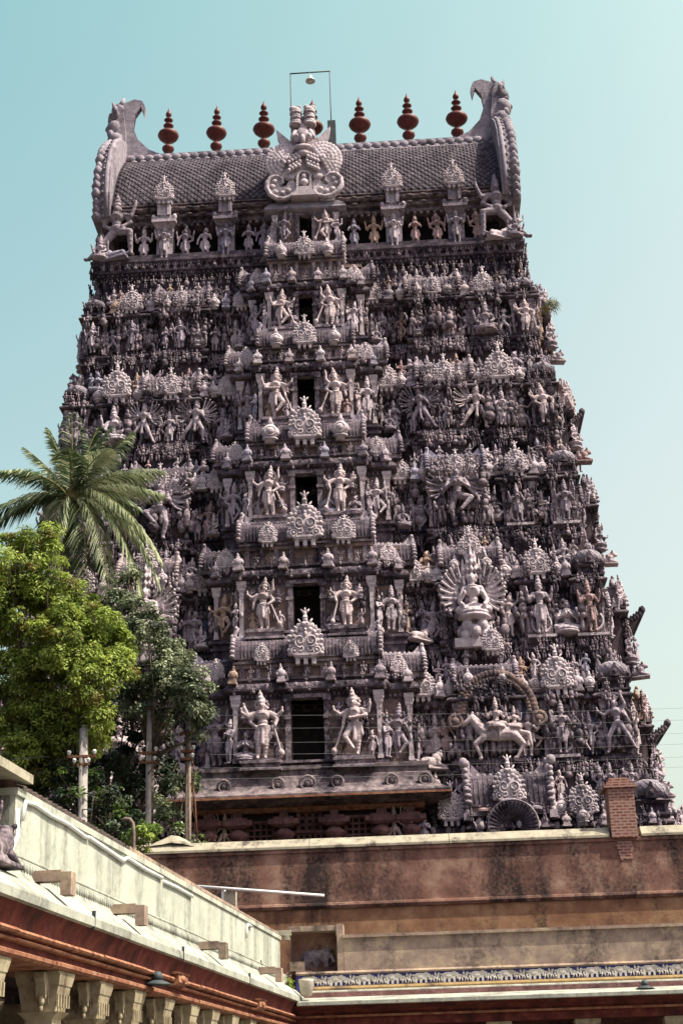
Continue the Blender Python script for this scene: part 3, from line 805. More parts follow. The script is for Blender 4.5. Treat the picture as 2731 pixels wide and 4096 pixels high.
    # ---- wall figures, right and left half
    for s in (-1,1):
        f = s < 0
        xB, xC, xD, xE = SBx+.35, .56*X, .785*X, X-.55
        c0, c1 = .455*X, .665*X
        st(vary(SMALL), so, s*(SBx+.85 if c0-SBx > 1.2 else SBx+.45), y+.18, zf, h*.92, 0, f)
        if c0-SBx > 1.2: st(vary(['attendant_b','attendant','deity_c']), so, s*(c0-.42), y+.12, zf, h*.86, 0, f)
        # big image in bay C
        if k == 0:
            sc = 3.5
            st('niche_back', so, s*7.9, y-.32, zf-.35, sc*1.0, 0, False, False)
            st('rider_arch', so, s*7.9, y-.42, zf-.35, sc*1.0, 0, False, False)
            st('rider', so, s*7.9, y-.62, zf-.25, sc*.80, 0, False, False)
        elif k == 1:
            o_ = st('cosmic', so, s*xC, y-.55, zf-.6, 4.15, 0, f, False); o_.scale.x *= .86
        elif k == 2:
            st('many_b', so, s*xC, y-.45, zf-.1, 3.5, 0, f, False)
        elif k == 3:
            st('many', so, s*(c0+.1), y-.32, zf-.05, 2.55, 0, f); st('many', so, s*(c1+.15), y-.32, zf-.05, 2.5, 0, not f)
            st('deity', so, s*xC, y-.35, zf, h*.8)
        else:
            st('deity_b', so, s*xC, y-.36, zf, h*1.0); st('seated_b', so, s*(xC-.85), y-.34, zf, h*.62); st('attendant', so, s*(xC+.8), y-.34, zf, h*.78)
        if k in (0,1,2):
            for q in (-1,1): put(P['pilaster_b'], 'pilaster', so, (s*xC+q*1.28, y-.26, zf), (1.3,1.3,h))
        if k < 3: st(vary(['attendant','deity','attendant_c']), so, s*(c1+.18), y-.18, zf, h*.95, 0, f)
        st(vary(['dancer','dancer_b','attendant_c']), so, s*(.70*X), y+.02, zf, h*.86, 0, f)
        if k in (0,1,2):
            q_ = MB(); q_.box(min(s*.668*X,s*.722*X), max(s*.668*X,s*.722*X), y+.26, y+.33, zf+.1, zf+h*.72); ob('niche_panel', q_, M['blue_niche'], so)
            q_ = MB(); q_.box(min(s*.848*X,s*(X-1.2)), max(s*.848*X,s*(X-1.2)), y+.26, y+.33, zf+.1, zf+h*.7); ob('niche_panel', q_, M['blue_niche'], so)
            q_ = MB(); q_.box(min(s*(SBx+.2),s*(c0-.1)), max(s*(SBx+.2),s*(c0-.1)), y+.40, y+.46, zf+.1, zf+h*.66); ob('niche_panel', q_, M['blue_niche'], so)
        # bay D
        if k in (0,2): niche_ring(so, s*xD, y-.10, zf, h*.98); st('deity', so, s*xD, y-.36, zf+.02, h*.98)
        elif k == 1: niche_ring(so, s*xD, y-.10, zf, h*.9); st('deity', so, s*xD, y-.38, zf, h*1.22)
        else: st(vary(['deity','deity_b','seated']), so, s*xD, y-.34, zf, h*(.95 if k == 4 else 1.0))
        for q in (-1,1): put(P['pilaster_b'], 'pilaster', so, (s*xD+q*.66, y-.10, zf), (1.15,1.15,h))
        st(vary(['dancer','dancer_b','deity_c','sage']), so, s*(.872*X), y+.0, zf, h*.82, 0, not f)
        # corner bay
        if k in (1,2): niche_ring(so, s*xE, y-.04, zf, h*.98)
        st('dancer_b' if k == 0 else vary(['deity','deity_b','guardian']), so, s*xE, y-.30, zf, h*(1.12 if k < 2 else 1.0), 0, f)
        put(P['pilaster_b'], 'pilaster', so, (s*(X-.12), y-.06, zf), (1.2,1.2,h)); put(P['pilaster_b'], 'pilaster', so, (s*(X-1.05), y-.06, zf), (1.2,1.2,h))
        # flank of the tower, facing sideways
        for yy, kd in ((y+.6,'deity_b'), (y+1.9,'attendant_c'), (YC-1.2,'guardian'), (YC+1.2,'guardian_b'), (2*YC-y-1.9,'attendant')):
            xo = X+.3 if abs(yy-YC) > 2.7 else X+(sp if s > 0 else .25)+.3
            if y+1.2 < yy < YC-2.7 or yy > YC+2.7: xo = X-.1
            st(kd, so, s*xo, yy, zf, h*.98, R(s*90))
        put(P['pilaster_b'], 'pilaster', so, (s*(X+.05), y+.14, zf), (1.2,1.2,h), R(s*90)); put(P['pilaster_b'], 'pilaster', so, (s*(X+.05), y+1.08, zf), (1.2,1.2,h), R(s*90))
    # ---- parapet of miniature shrines standing on the cornice (hara)
    zh = zc+.38; hh = zn-.7-zh
    for s in (-1,1):
        f = s < 0
        xC, xD, xE = .56*X, .785*X, X-.42
        m = [1.18,1.14,1.05,1.22,1.0][k]
        st('medallion', so, s*(SBx+.45), y+.02, zh-.02, m*.95, 0, f, False)
        st('medallion', so, s*xD, y-.28, zh-.02, m*1.08, 0, f, False)
        st('dome', so, s*xE, y+.42, zh-.02, [1.0,.98,.95,.86,.80][k], 0, False, False)
        zz = zh if k > 1 else zh+.35
        put(P['shrine'], 'vaulted_shrine', so, (s*xC, y+.25, zz), (1.08,1,1.0 if k else .8))
        if k > 0: st('medallion', so, s*xC, y-.36, zh-.02 if k > 1 else zh+1.0, m*.9, 0, f, False)
        else: st('medallion', so, s*7.9, y-.40, zh+1.75, .95, 0, f, False)
        # urns and bells between
        gaps = [(SBx+.95, xC-1.35), (xC+1.3, xD-.65), (xD+.65, X-1.25)]
        for a, c in gaps:
            w = c-a
            nn = 2 if w > .75 else 1
            for i in range(nn):
                xx = a+(i+.5)*w/nn
                st('urn' if (i+k) % 2 else 'urn_b', so, s*xx, y-.02, zh, .92, 0)
            # figures above the urns, on the plinth of the next storey
            for i in range(max(2, int(w/.55))):
                xx = a+(i+.5)*w/max(2, int(w/.55))
                st(vary(SMALL+['seated','sage','seated_b']), so, s*xx, y+.42+.1*(i % 2), zh+.62+.12*(i % 2), random.uniform(1.05,1.35), 0, bool(i % 2))
        for xx in (xC-.72, xC+.72):
            st('urn', so, s*xx, y-.30, zz, .85)
            st(vary(['attendant','seated','attendant_c']), so, s*xx, y+.35, zz+.95, 1.0)
        for xx in (xE-.1, xE+.5): st(vary(SMALL), so, s*(xx-.45), y+.95, zh+1.0, 1.25, R(s*25))
        # side flank
        sp_ = sp if s > 0 else .25
        put(P['shrine'], 'vaulted_shrine', so, (s*(X+sp_-.2), YC, zh), (1.25,1.05,1.15), R(s*90))
        st('medallion', so, s*(X+sp_+.42), YC, zh, 1.25, R(s*90)); st('medallion', so, s*(X+.0), y+2.1, zh, 1.1, R(s*90))
        st('medallion', so, s*(X+sp_+.1), YC-2.2, zh, 1.05, R(s*70)); st('kneeler', so, s*(X+sp_-.1), YC-2.75, zh-.3, 1.7, R(s*60), s < 0)
        st('urn', so, s*(X+sp_+.2), YC-1.2, zh, 1.0, R(s*90)); st('seated_b', so, s*(X+sp_+.15), YC-2.6, zf-.05, 1.5, R(s*50)); st('attendant_c', so, s*(X+sp_+.3), YC-1.7, zf, h*.9, R(s*70)); st('dancer_b', so, s*(X+.35), y+2.4, zf, h*.9, R(s*70))
        st('dome', so, s*xE, 2*YC-y-.42, zh-.02, .95, 0, False, False)
        st(vary(SMALL), so, s*(X-.1), y+1.5, zh+.9, 1.3, R(s*90)); st(vary(SMALL), so, s*(X+.05), y+2.9, zh+.3, 1.4, R(s*70)); st('lion', so, s*(X+sp_+.2), YC-2.3, zf-.65, 1.15, R(90+s*90), False)
        st('seated', so, s*(X+.1), y+1.35, zh+.1, 1.0, R(s*70))
    # hooded porch on the side bays
    if k in (0,1,3):
        for s in (-1,1):
            sp_ = sp if s > 0 else .25; c = MB(); xo = X+sp_-.1; hw = 2.0 if k < 2 else 1.5; zz = zc-.25; ln = (1.15 if k < 2 else .9)*(1 if s > 0 else .5)
            pr = [(xo+ln*(i/8), zz+.34*math.sin(i/8*PI*.5)+.42*(i/8)**3) for i in range(9)]
            pts = [(s*p[0], p[1]) for p in pr] + [(s*p[0], p[1]-.14-.22*(1-i/8)) for i, p in reversed(list(enumerate(pr)))]
            c.ext(pts, 'y', YC-hw, YC+hw)
            for i in range(13):
                yy = YC-hw+2*hw*i/12
                c.ell((s*(pr[-1][0]+.02), yy, pr[-1][1]-.06), (.13,.11,.17), 8, 5); c.path([(s*p[0], yy, p[1]+.02) for p in pr], .045, 5)
            for i in range(8):
                for q in (-1,1): c.ell((s*pr[i][0], YC+q*hw, pr[i][1]-.12), (.12,.10,.15), 8, 5); c.ell((s*pr[i+1][0], YC+q*(hw+.03), pr[i+1][1]+.05), (.07,.06,.09), 6, 4)
            for q in (-1,1):
                c.ell((s*(xo+ln*.95), YC+q*hw, pr[8][1]-.02), (.12,.12,.13), 8, 5)
                c.path([(s*(xo+ln*.5), YC+q*hw*.8, pr[4][1]-.2), (s*(xo+ln*.3), YC+q*hw*.8, zf+(zc-zf)*.55), (s*(xo+.1), YC+q*hw*.8, zf+(zc-zf)*.4)], [.10,.12,.10], 6)
            ob('porch_hood', c, M['moulding_stucco'], so)
            for yy in (-1.1, 0, 1.1): st('attendant_b' if yy else 'many', so, s*(X+sp_+.55), YC+yy*hw*.8, zf, h*.8, R(s*80))

# ------------------------------------------------------------------ base below the first storey
X, y = 14.35, 60.4
pl = plan(X, y, sp=1.8)
b = MB()
b.sweep(pl, [(.6,0),(.6,1.2),(.3,1.3),(.3,2.2),(.0,2.4),(.0,11.9)], 1, cap=False)
b.sweep(pl, [(o,11.85+z*1.2) for o, z in CORN], 0)
dentils(b, pl, 11.72, .0, mat=0, dep=.16); kudus(b, pl, 12.08, .33, .62, .12, 2)
base = ob('base_storey', b, [M['moulding_stucco'], M['red_stone'], M['figure_stucco']], TW)
zh = 12.33
for s in (-1,1):
    f = s < 0
    st('dome', base, s*13.8, y+.45, zh, 1.12, 0, False, False)
    st('medallion', base, s*11.05, y-.3, zh, 1.22, 0, f, False)
    st('medallion', base, s*5.75, y-.1, zh, 1.15, 0, f, False)
    put(P['shrine'], 'vaulted_shrine', base, (s*8.1, y+.1, zh+.15), (1.35,1.1,1.35))
    st('medallion', base, s*8.1, y-.55, zh+.55, 1.25, 0, f, False)
    for q in (-1,1):
        c = MB()
        for i in range(8): c.ell((s*8.1+q*1.72, y-.4, zh+.35+i*.24), (.13,.13,.13), 8, 5)
        c.box(s*8.1+q*1.72-.16, s*8.1+q*1.72+.16, y-.55, y-.25, zh, zh+.3); c.ell((s*8.1+q*1.78, y-.4, zh+2.35), (.2,.16,.22), 8, 5)
        ob('beaded_post', c, M['figure_stucco'], base)
        st('seated', base, s*8.1+q*1.05, y-.35, zh+.3, 1.05)
    for xx in (6.6,9.85,10.15,12.05,12.5): st(vary(['urn','urn_b']), base, s*xx, y+.0, zh, 1.05)
    for xx in (5.2,6.4,6.9,9.9,10.2,11.9,12.3,12.8,13.2): st(vary(SMALL+['seated','sage']), base, s*xx, y+.45+random.uniform(0,.2), zh+.75+random.uniform(0,.3), random.uniform(1.3,1.55))
    st('dome', base, s*13.8, 2*YC-y-.45, zh, 1.1, 0, False, False)
    put(P['shrine'], 'vaulted_shrine', base, (s*(X+1.6), YC, zh), (1.4,1.1,1.2), R(s*90)); st('medallion', base, s*(X+2.3), YC, zh, 1.3, R(s*90)); st('medallion', base, s*(X+1.9), YC-2.4, zh, 1.2, R(s*60)); st('deity', base, s*(X+2.0), YC-1.3, zh, 1.8, R(s*80)); st('seated', base, s*(X+1.2), YC-3.0, zh+.2, 1.6, R(s*40))
    for yy in (62.2, 63.6, 66): st(vary(['medallion_b','seated']), base, s*(X+.05), yy, zh, 1.35, R(s*90))
    for yy in (61.4, 62.9, 64.8): st(vary(SMALL), base, s*(X-.05), yy, zh+.5, 1.5, R(s*80))
    # fan-shell hood over a niche
    c = MB(); cx = s*8.15; cz = 11.9
    for i in range(21):
        a = R(-15)+R(210)*i/20
        c.path([(cx, y-.3, cz+.1), (cx+math.cos(a)*.55, y-.62, cz+.1+math.sin(a)*.55), (cx+math.cos(a)*.98, y-.95, cz+.1+math.sin(a)*.98)], [.03,.06,.10], 6, 0)
    c.path([(cx+math.cos(R(-15)+R(210)*i/24)*1.0, y-.97, cz+.1+math.sin(R(-15)+R(210)*i/24)*1.0) for i in range(25)], .045, 6, 1)  # rim in paler stucco, painting the lit edge of the shell
    c.box(cx-.85, cx+.85, y-.7, y-.1, cz-.25, cz-.1, 0)
    ob('shell_hood', c, [M['moulding_stucco'], M['carving_stucco']], base)
    for xx in (6.85,9.45,10.3,11.0,11.8,12.9,13.7): st('urn_b' if xx != 11.0 else 'urn', base, s*xx, y-.42, 11.95, .62 if xx != 11.0 else .9)
    for xx in (5.9,7.2,9.1,10.4,11.6,13.0): put(P['pilaster_b'], 'pilaster', base, (s*xx, y-.28, 9.6), (2,2,2.2))
# central porch: heavy eave on stone columns, lattice windows between
c = MB()
pe = [(-4.65,61.5),(-4.65,60.05),(4.65,60.05),(4.65,61.5)]
c.sweep(pe, [(.35,13.15),(.55,13.2),(1.05,13.32),(1.10,13.34),(1.10,13.50),(1.0,13.56),(.82,13.66),(.62,13.82),(.46,14.02),(.36,14.22),(.34,14.34),(.20,14.40),(.20,14.62),(.28,14.64),(.28,14.8),(.0,14.82)], 0, capb=True)
c.sweep(pe, [(1.125,13.34),(1.125,13.42)], 1, cap=True, capb=True)
for xx in (-3.4,-1.2,0,1.2,3.4,4.75): c.torus((xx, 59.42, 13.98), .24 if xx != 0 else .3, .06, 'y', 16, 6, 0); c.ell((xx, 59.46, 13.98), (.16,.08,.16), 8, 5, 0)
c.sweep([(-4.4,61.2),(-4.4,60.2),(4.4,60.2),(4.4,61.2)], [(.2,12.95),(.3,13.05),(.3,13.16)], 1, capb=True)
ob('porch_eave', c, [M['porch_plaster'], M['red_edge']], base)
for xx in (-4.1,-2.9,-1.02,1.02,2.9,4.1):
    c = MB(); sq = abs(xx) > 1.5
    yy = 59.95 if not sq else 60.0
    c.lathe([(.34,0),(.34,11.2),(.2,11.3),(.36,11.5),(.40,11.62),(.36,11.75),(.24,11.8),(.30,11.86),(.43,12.0),(.43,12.08),(.3,12.2),(.24,12.3)], (xx,yy,0), 16, 0)
    c.tbox(xx,yy,12.3,12.42,.3,.3,.55,.42); c.box(xx-.62,xx+.62,yy-.42,yy+.42,12.42,12.62); c.box(xx-.4,xx+.4,yy-.35,yy+.35,12.62,12.72)
    c.box(xx-.17,xx+.17,yy-.2,yy+.2,12.72,12.95)
    ob('porch_column', c, M['red_stone'], base)
for xx, w, z0, z1 in ((-2.0,.5,11.3,12.55), (0,.42,12.2,12.95), (0,.7,11.3,12.1), (2.0,.5,11.3,12.65)):
    c = MB(); yy = 60.22; nxx = int(w*2/.22); nz = int((z1-z0)/.22)
    c.box(xx-w-.1,xx-w,yy-.12,yy+.06,z0,z1); c.box(xx+w,xx+w+.1,yy-.12,yy+.06,z0,z1); c.box(xx-w-.12,xx+w+.12,yy-.13,yy+.06,z1,z1+.1)
    for i in range(nxx+1): c.box(xx-w+2*w*i/nxx-.035,xx-w+2*w*i/nxx+.035,yy-.06,yy+.02,z0,z1)
    for i in range(nz+1): c.box(xx-w,xx+w,yy-.055,yy+.015,z0+(z1-z0)*i/nz-.035,z0+(z1-z0)*i/nz+.035)
    for i in range(nxx):
        for j in range(nz):
            if (xx == 0): c.torus((xx-w+2*w*(i+.5)/nxx, yy-.03, z0+(z1-z0)*(j+.5)/nz), .085, .02, 'y', 10, 4)
    ob('lattice_window', c, M['red_stone'], base)
c = MB(); c.box(-4.3,4.3,60.3,60.34,9.5,13.1); ob('window_backing', c, M['recess_shade'], base)
for s in (-1,1):
    st('many', base, s*3.45, 59.9, 11.35, 1.75, 0, s < 0); st('attendant', base, s*4.6, 59.95, 11.3, 1.5)

# ------------------------------------------------------------------ neck storey and wagon roof
X, y = 10.55, 66.9
b = MB()
b.sweep([(-11.0,YC*2-66.3),(-11.0,66.3),(11.0,66.3),(11.0,YC*2-66.3)], [(-.3,39.75),(-.3,42.2),(.0,42.25),(.0,42.4),(.18,42.45),(.18,42.6),(.02,42.65),(.02,42.8),(.22,42.9),(.3,43.0),(.3,43.15),(.1,43.2),(.1,43.3)], 0)
b.sweep([(-10.2,YC*2-67.9),(-10.2,67.9),(10.2,67.9),(10.2,YC*2-67.9)], [(0,43.2),(0,45.6)], 1, cap=False)
dentils(b, [(-11.0,YC*2-66.3),(-11.0,66.3),(11.0,66.3),(11.0,YC*2-66.3)], 42.25, .02, .1, .25, .12, .12)
b.sweep([(-10.5,YC*2-66.4),(-10.5,66.4),(10.5,66.4),(10.5,YC*2-66.4)], [(-.2,43.25),(.0,43.3),(.0,43.62),(-.15,43.64)], 0)
neck = ob('neck_storey', b, [M['moulding_stucco'], M['recess_shade']], TW)
def roofprof():
    ctrl = [(66.32,46.62),(66.62,47.6),(67.05,48.6),(67.6,49.55),(68.25,50.45),(69.0,51.25),(69.6,51.75)]
    return ctrl
rp = roofprof()
b = MB()
rect = [(-10.35,YC*2-66.75),(-10.35,66.75),(10.35,66.75),(10.35,YC*2-66.75)]
b.sweep(rect, [(-.9,45.42),(-.1,45.46),(.22,45.52),(.26,45.62),(.14,45.70),(.14,45.84),(.34,45.88),(.38,46.0),(.22,46.08),(.22,46.2),(.42,46.24),(.48,46.34),(.48,46.42),(.30,46.48),(.30,46.58),(.44,46.60),(.44,46.66)], 0, capb=True)
full = rp + [(2*YC-p[0], p[1]) for p in reversed(rp)]
b.ext(full, 'x', -10.55, 10.55, 1)
def rpt(t):
    t = max(0, min(len(rp)-1.0001, t)); i = int(t); u = t-i
    a, c = rp[i], rp[i+1]; ny, nz = -(c[1]-a[1]), (c[0]-a[0]); L = math.hypot(ny, nz)
    return Vector((0, a[0]*(1-u)+c[0]*u + ny/L*.02, a[1]*(1-u)+c[1]*u + nz/L*.02))
for i in range(28):
    for z, yy in ((46.0,66.34),(46.36,66.24)): b.ell((-10.2+20.4*(i+.5)/28, yy, z), (.2,.07,.06), 6, 4)
for i in range(60): b.box(-10.25+20.5*i/59-.07, -10.25+20.5*i/59+.07, 66.42, 66.62, 45.30, 45.43)
roof = ob('wagon_roof', b, [M['porch_plaster'], M['roof_dark']], TW)
b = MB()
NX = 56; NR = 25; T0, T1 = .12, 5.15
for j in range(NR):
    t = T0+(T1-T0)*(j+.5)/NR; dt = (T1-T0)/NR*.90
    p, pu, pd = rpt(t), rpt(t+dt), rpt(t-dt); nrm = Vector((0, pd.z-pu.z, pu.y-pd.y)).normalized()
    if nrm.z < 0: nrm = -nrm
    for i in range(NX):
        x = -10.3+20.6*(i+.5+.5*(j % 2))/NX; w = 20.6/NX*random.uniform(.40,.45)
        if x > 10.3: continue
        ap = p+nrm*random.uniform(.03,.06)
        b.add([(x-w,p.y,p.z),(x,pd.y,pd.z),(x+w,p.y,p.z),(x,pu.y,pu.z),(x-w*.5,ap.y-.0,ap.z),(x,(ap.y+pd.y)/2+nrm.y*.04,(ap.z+pd.z)/2+nrm.z*.04),(x+w*.5,ap.y,ap.z),(x,(ap.y+pu.y)/2+nrm.y*.04,(ap.z+pu.z)/2+nrm.z*.04)], [(0,1,5,4),(1,2,6,5),(2,3,7,6),(3,0,4,7),(4,5,6,7)], 0)
ob('roof_lattice', b, M['roof_tilework'], roof)
b = MB()
a, c = rpt(5.15), rpt(5.3)
for tt, rr in ((5.12,.07),(5.5,.05)): 
    p = rpt(tt); b.tube((-10.5,p.y,p.z), (10.5,p.y,p.z), rr, rr, 8)
b.box(-10.5,10.5,69.6,70.4,51.7,52.2); b.box(-10.55,10.55,69.72,70.28,52.19,52.36)
for i in range(40):
    x = -10.3+20.6*(i+.5)/40
    p = rpt(5.75); b.ell((x, 69.58, 51.98), (.27,.14,.25), 8, 5); 
    p = rpt(5.32); b.ell((x+.25, p.y-.02, p.z+.02), (.2,.10,.13), 8, 5)
ob('ridge_crest', b, M['roof_stucco'], roof)
# pot finials along the ridge
prof = [(.14,0),(.30,.02),(.18,.12),(.12,.2),(.34,.34),(.42,.48),(.40,.58),(.2,.76),(.12,.86),(.16,.94),(.46,1.10),(.66,1.28),(.73,1.42),(.67,1.56),(.42,1.72),(.18,1.82),(.10,1.92),(.26,2.02),(.36,2.11),(.27,2.2),(.09,2.29),(.085,2.34),(.24,2.44),(.31,2.51),(.24,2.58),(.08,2.67),(.075,2.72),(.17,2.8),(.21,2.9),(.17,3.02),(.07,3.18),(.01,3.38)]
b = MB(); b.lathe([(r*.85, z) for r, z in prof], (0,0,0), 24)
fm = b.mesh('pot_finial', M['finial_copper'])
for i in range(7):
    o_ = put(fm, 'pot_finial', TW, (-8.02+2.745*i, 70, 52.36), (random.uniform(.95,1.04),)*2+(random.uniform(.98,1.02),)); o_.rotation_euler = (R(random.uniform(-1.2,1.2)), R(random.uniform(-1.5,1.5)), i)

# gable ends: tall ribbed horseshoe rims with hooked horn and beast head
def gable(s):
    b = MB()
    arch = [(66.0,45.9),(65.7,47.2),(65.85,48.8),(66.5,50.4),(67.5,51.7),(68.7,52.7),(70,53.3)]
    arch = arch + [(2*YC-p[0], p[1]) for p in reversed(arch[:-1])]
    inner = [(YC+(p[0]-YC)*.86, 45.9+(p[1]-45.9)*.9) for p in arch]
    b.ext(arch, 'x', s*10.35, s*10.75, 0); b.ext(inner, 'x', s*10.7, s*11.35, 0)
    full = [(YC+(p[0]-YC)*.94, 45.9+(p[1]-45.9)*.95) for p in arch]
    b.path([(s*10.55, p[0], p[1]) for p in arch], .12, 8); b.path([(s*10.85, p[0], p[1]) for p in full], .13, 8)
    for i in range(len(arch)-1):                              # overlapping leaf scales round the outer rim
        for q in range(3):
            t = q/3; yy = arch[i][0]*(1-t)+arch[i+1][0]*t; zz = arch[i][1]*(1-t)+arch[i+1][1]*t
            ty, tz = arch[i+1][0]-arch[i][0], arch[i+1][1]-arch[i][1]; tl = math.hypot(ty, tz); ty, tz = ty/tl, tz/tl; oy, oz = -tz, ty
            c_ = (YC+(yy-YC)*.90, 45.9+(zz-45.9)*.93); rg_ = random.uniform(.85,1.15)
            sgn = 1 if i < 6 else -1
            tip = Vector((s*11.1, c_[0]+oy*.5*rg_+sgn*ty*.25, c_[1]+oz*.5*rg_+sgn*tz*.25)); bs_ = Vector((s*11.05, c_[0], c_[1]))
            b.path([bs_, bs_.lerp(tip,.55)+Vector((s*.02,0,0)), tip], [.30,.26*rg_,.07], 7)
            b.ell((s*10.72, yy, zz), (.09,.10,.10), 6, 4)
    for i in range(10):                                       # beading
        pass
    # hooked horn rising from the ridge, curling inwards
    o = [(8.2,52.3),(9.1,52.75),(9.75,53.5),(10.05,54.4),(9.95,55.2),(9.62,55.75),(9.5,55.35),(9.42,55.1),(9.36,55.7),(9.55,56.15),(10.0,56.3),(10.6,56.05),(10.85,55.4),(11.0,54.2),(11.05,52.3)]
    b.ext([(s*p[0], p[1]) for p in o], 'y', 69.8, 70.2, 0)
    b.ext([(s*11.05,52.3),(s*10.95,55.9),(s*10.6,55.4),(s*10.4,53.8),(s*10.4,52.3)], 'y', 69.55, 70.45, 0)
    # beast head on top
    c = 11.0
    b.ell((s*c,70,53.4), (.55,.8,.6)); b.ell((s*(c+.1),70,54.3), (.52,.66,.62)); b.ell((s*(c+.05),70,55.1), (.5,.6,.45)); b.ell((s*(c+.35),70,54.4), (.35,.3,.22)); b.ell((s*(c-.05),70,55.7), (.42,.45,.35))
    for q in (-1,1):
        b.ell((s*(c+.3),70+q*.3,54.75), (.2,.16,.16), 8, 5); b.ell((s*c,70+q*.62,55.3), (.14,.2,.28), 8, 5); b.ell((s*(c+.25),70+q*.5,53.7), (.2,.2,.3), 8, 5)
    cp(b, (s*(c-.15),70,55.9), (s*(c-.35),70,56.5), .22, .09); cp(b, (s*(c+.15),70,55.85), (s*(c+.3),70,56.25), .16, .07)
    cp(b, (s*(c-.3),70,55.6), (s*(c-.6),70,55.95), .14, .06)
    ob('gable_end', b, M['roof_stucco'], TW)
gable(1); gable(-1)
b = MB()
# great central medallion on the roof: two feathered wings over two scrolls, beast mask and twin crests above
ym = 65.6
def wing(s):
    o = []
    for i in range(29):
        a = R(-70)+R(195)*i/28; rr = 1.0+.05*(i % 2)
        o.append((s*(.98+math.cos(a)*rr*.98), 48.35+math.sin(a)*rr*1.12))
    o += [(s*.12,49.2),(s*.12,47.5)]
    b.ext(o, 'y', ym-.05, ym+.25)
    for row, (r0, k, sz) in enumerate(((.92,17,.17),(.72,13,.17),(.52,10,.16),(.32,7,.15),(.12,4,.14))):
        for i in range(k):
            a = R(-62)+R(182)*i/(k-1); yy = ym-.05-.045*row
            b.ell((s*(.98+math.cos(a)*r0), yy, 48.35+math.sin(a)*r0*1.1), (sz*1.0,.06,sz*1.15), 8, 5)
    o = [(.42,46.95),(.50,46.5),(.72,46.2),(1.05,46.05),(1.45,46.1),(1.8,46.35),(1.97,46.75),(1.93,47.15),(1.72,47.42),(1.4,47.48),(1.15,47.3),(1.12,47.05),(1.28,46.92),(1.22,46.78),(.98,46.85),(.8,47.15),(.62,47.3)]
    b.ext([(s*x, z) for x, z in o], 'y', ym-.05, ym+.25)
    b.path([(s*x, ym-.07, z) for x, z in o[1:13]], [.05,.08,.11,.13,.14,.14,.13,.12,.10,.09,.07,.05], 7)
    for i, (x, z) in enumerate(((.85,46.55),(1.15,46.4),(1.5,46.5),(1.68,46.85),(1.55,47.15))): b.ell((s*x,ym-.08,z), (.16,.08,.15), 8, 5)
    b.ell((s*.75,ym-.05,47.35), (.3,.12,.2), 10, 6)
    b.ext([(s*.5,49.3),(s*.75,49.75),(s*1.45,50.5),(s*1.38,49.9),(s*1.05,49.2)], 'y', ym-.02, ym+.22)
    cp(b, (s*.4,ym-.2,50.1), (s*.62,ym-.25,49.6), .15, .07); cp(b, (s*.22,ym-.22,49.95), (s*.3,ym-.3,49.5), .12, .06); b.ell((s*.32,ym-.2,49.75), (.24,.2,.26)); b.ell((s*.32,ym-.35,49.78), (.11,.1,.12))
    for zz, r in ((50.75,.36),(51.15,.31),(51.5,.33)): b.ell((s*.36,ym-.1,zz), (r,.3,.26)); b.torus((s*.36,ym-.1,zz-.16), r*.85, .07, 'z', 12, 5)
    b.ell((s*.52,ym-.1,51.68), (.2,.2,.16)); b.ell((s*.2,ym-.15,51.7), (.15,.18,.14))
    for i in range(4):
        for j in range(4): b.ell((s*(.2+.17*i+.05*(j % 2)), ym-.2-.03*(j % 2), 48.75-.26*j-.1*i), (.12,.12,.14), 8, 5)
for s in (-1,1): wing(s)
b.ext([(-.34,46.3),(.34,46.3),(.45,47.2),(.8,47.6),(.7,49.9),(.45,51.3),(-.45,51.3),(-.7,49.9),(-.8,47.6),(-.45,47.2)], 'y', ym+.05, 66.8)
b.ell((0,ym-.15,49.9), (.4,.3,.5)); b.ell((0,ym-.35,49.55), (.15,.16,.3)); b.ell((0,ym-.25,49.1), (.5,.22,.18)); b.ell((0,ym-.2,48.75), (.32,.2,.2)); b.ell((0,ym-.12,50.4), (.26,.2,.3))
b.torus((0,ym-.12,47.3), .34, .08, 'y', 20, 8, 0, 0, PI); b.box(-.40,-.28,ym-.2,ym+.1,46.65,47.3); b.box(.28,.40,ym-.2,ym+.1,46.65,47.3); b.box(-.42,.42,ym-.25,ym+.1,46.45,46.65)
b.ell((0,ym-.15,47.3), (.14,.12,.16)); b.ell((0,ym-.15,46.95), (.24,.15,.22)); b.tbox(0,ym+.2,46.08,46.46,.7,.5,.4,.5)
rm = ob('roof_medallion', b, M['pale_stucco'], TW)
# centre bay of the neck with doorway
c = MB(); B = 1.75; dw = .33; d0, d1 = 43.38, 45.23; yd = 66.0
bay = [(-B,68),(-B,yd),(B,yd),(B,68)]; notch = [(-B,68),(-B,yd),(-dw,yd),(-dw,yd+1.5),(dw,yd+1.5),(dw,yd),(B,yd),(B,68)]
c.sweep(bay, [(0,42),(0,43.0),(.12,43.05),(.12,43.3),(0,43.38)], 0); c.sweep(notch, [(-.02,d0-.01),(-.02,d1)], 1, cap=False)
c.sweep(bay, [(-.02,d1),(-.02,d1+.12),(.1,d1+.14),(.36,d1+.2),(.42,d1+.27),(.34,d1+.36),(.34,d1+.46),(.24,d1+.48),(.24,d1+.62),(.1,d1+.66),(.1,d1+.8),(-.2,d1+.82),(-.2,d1+1.2)], 0)
dentils(c, bay, d1+.04, -.02, .09, .19, .1, .1, 2, ymax=68)
nb = ob('central_bay', c, [M['roof_stucco'], M['bay_stucco'], M['figure_stucco']], neck)
c = MB(); c.box(-dw-.02,dw+.02,yd+1.35,yd+1.45,d0,d1+.1); ob('doorway_dark', c, M['recess_shade'], neck)
c = MB(); c.box(-dw-.2,-dw,yd-.1,yd+.2,d0,d1); c.box(dw,dw+.2,yd-.1,yd+.2,d0,d1); c.box(-dw-.25,dw+.25,yd-.13,yd+.2,d1,d1+.1); ob('door_frame', c, M['carving_stucco'], neck)
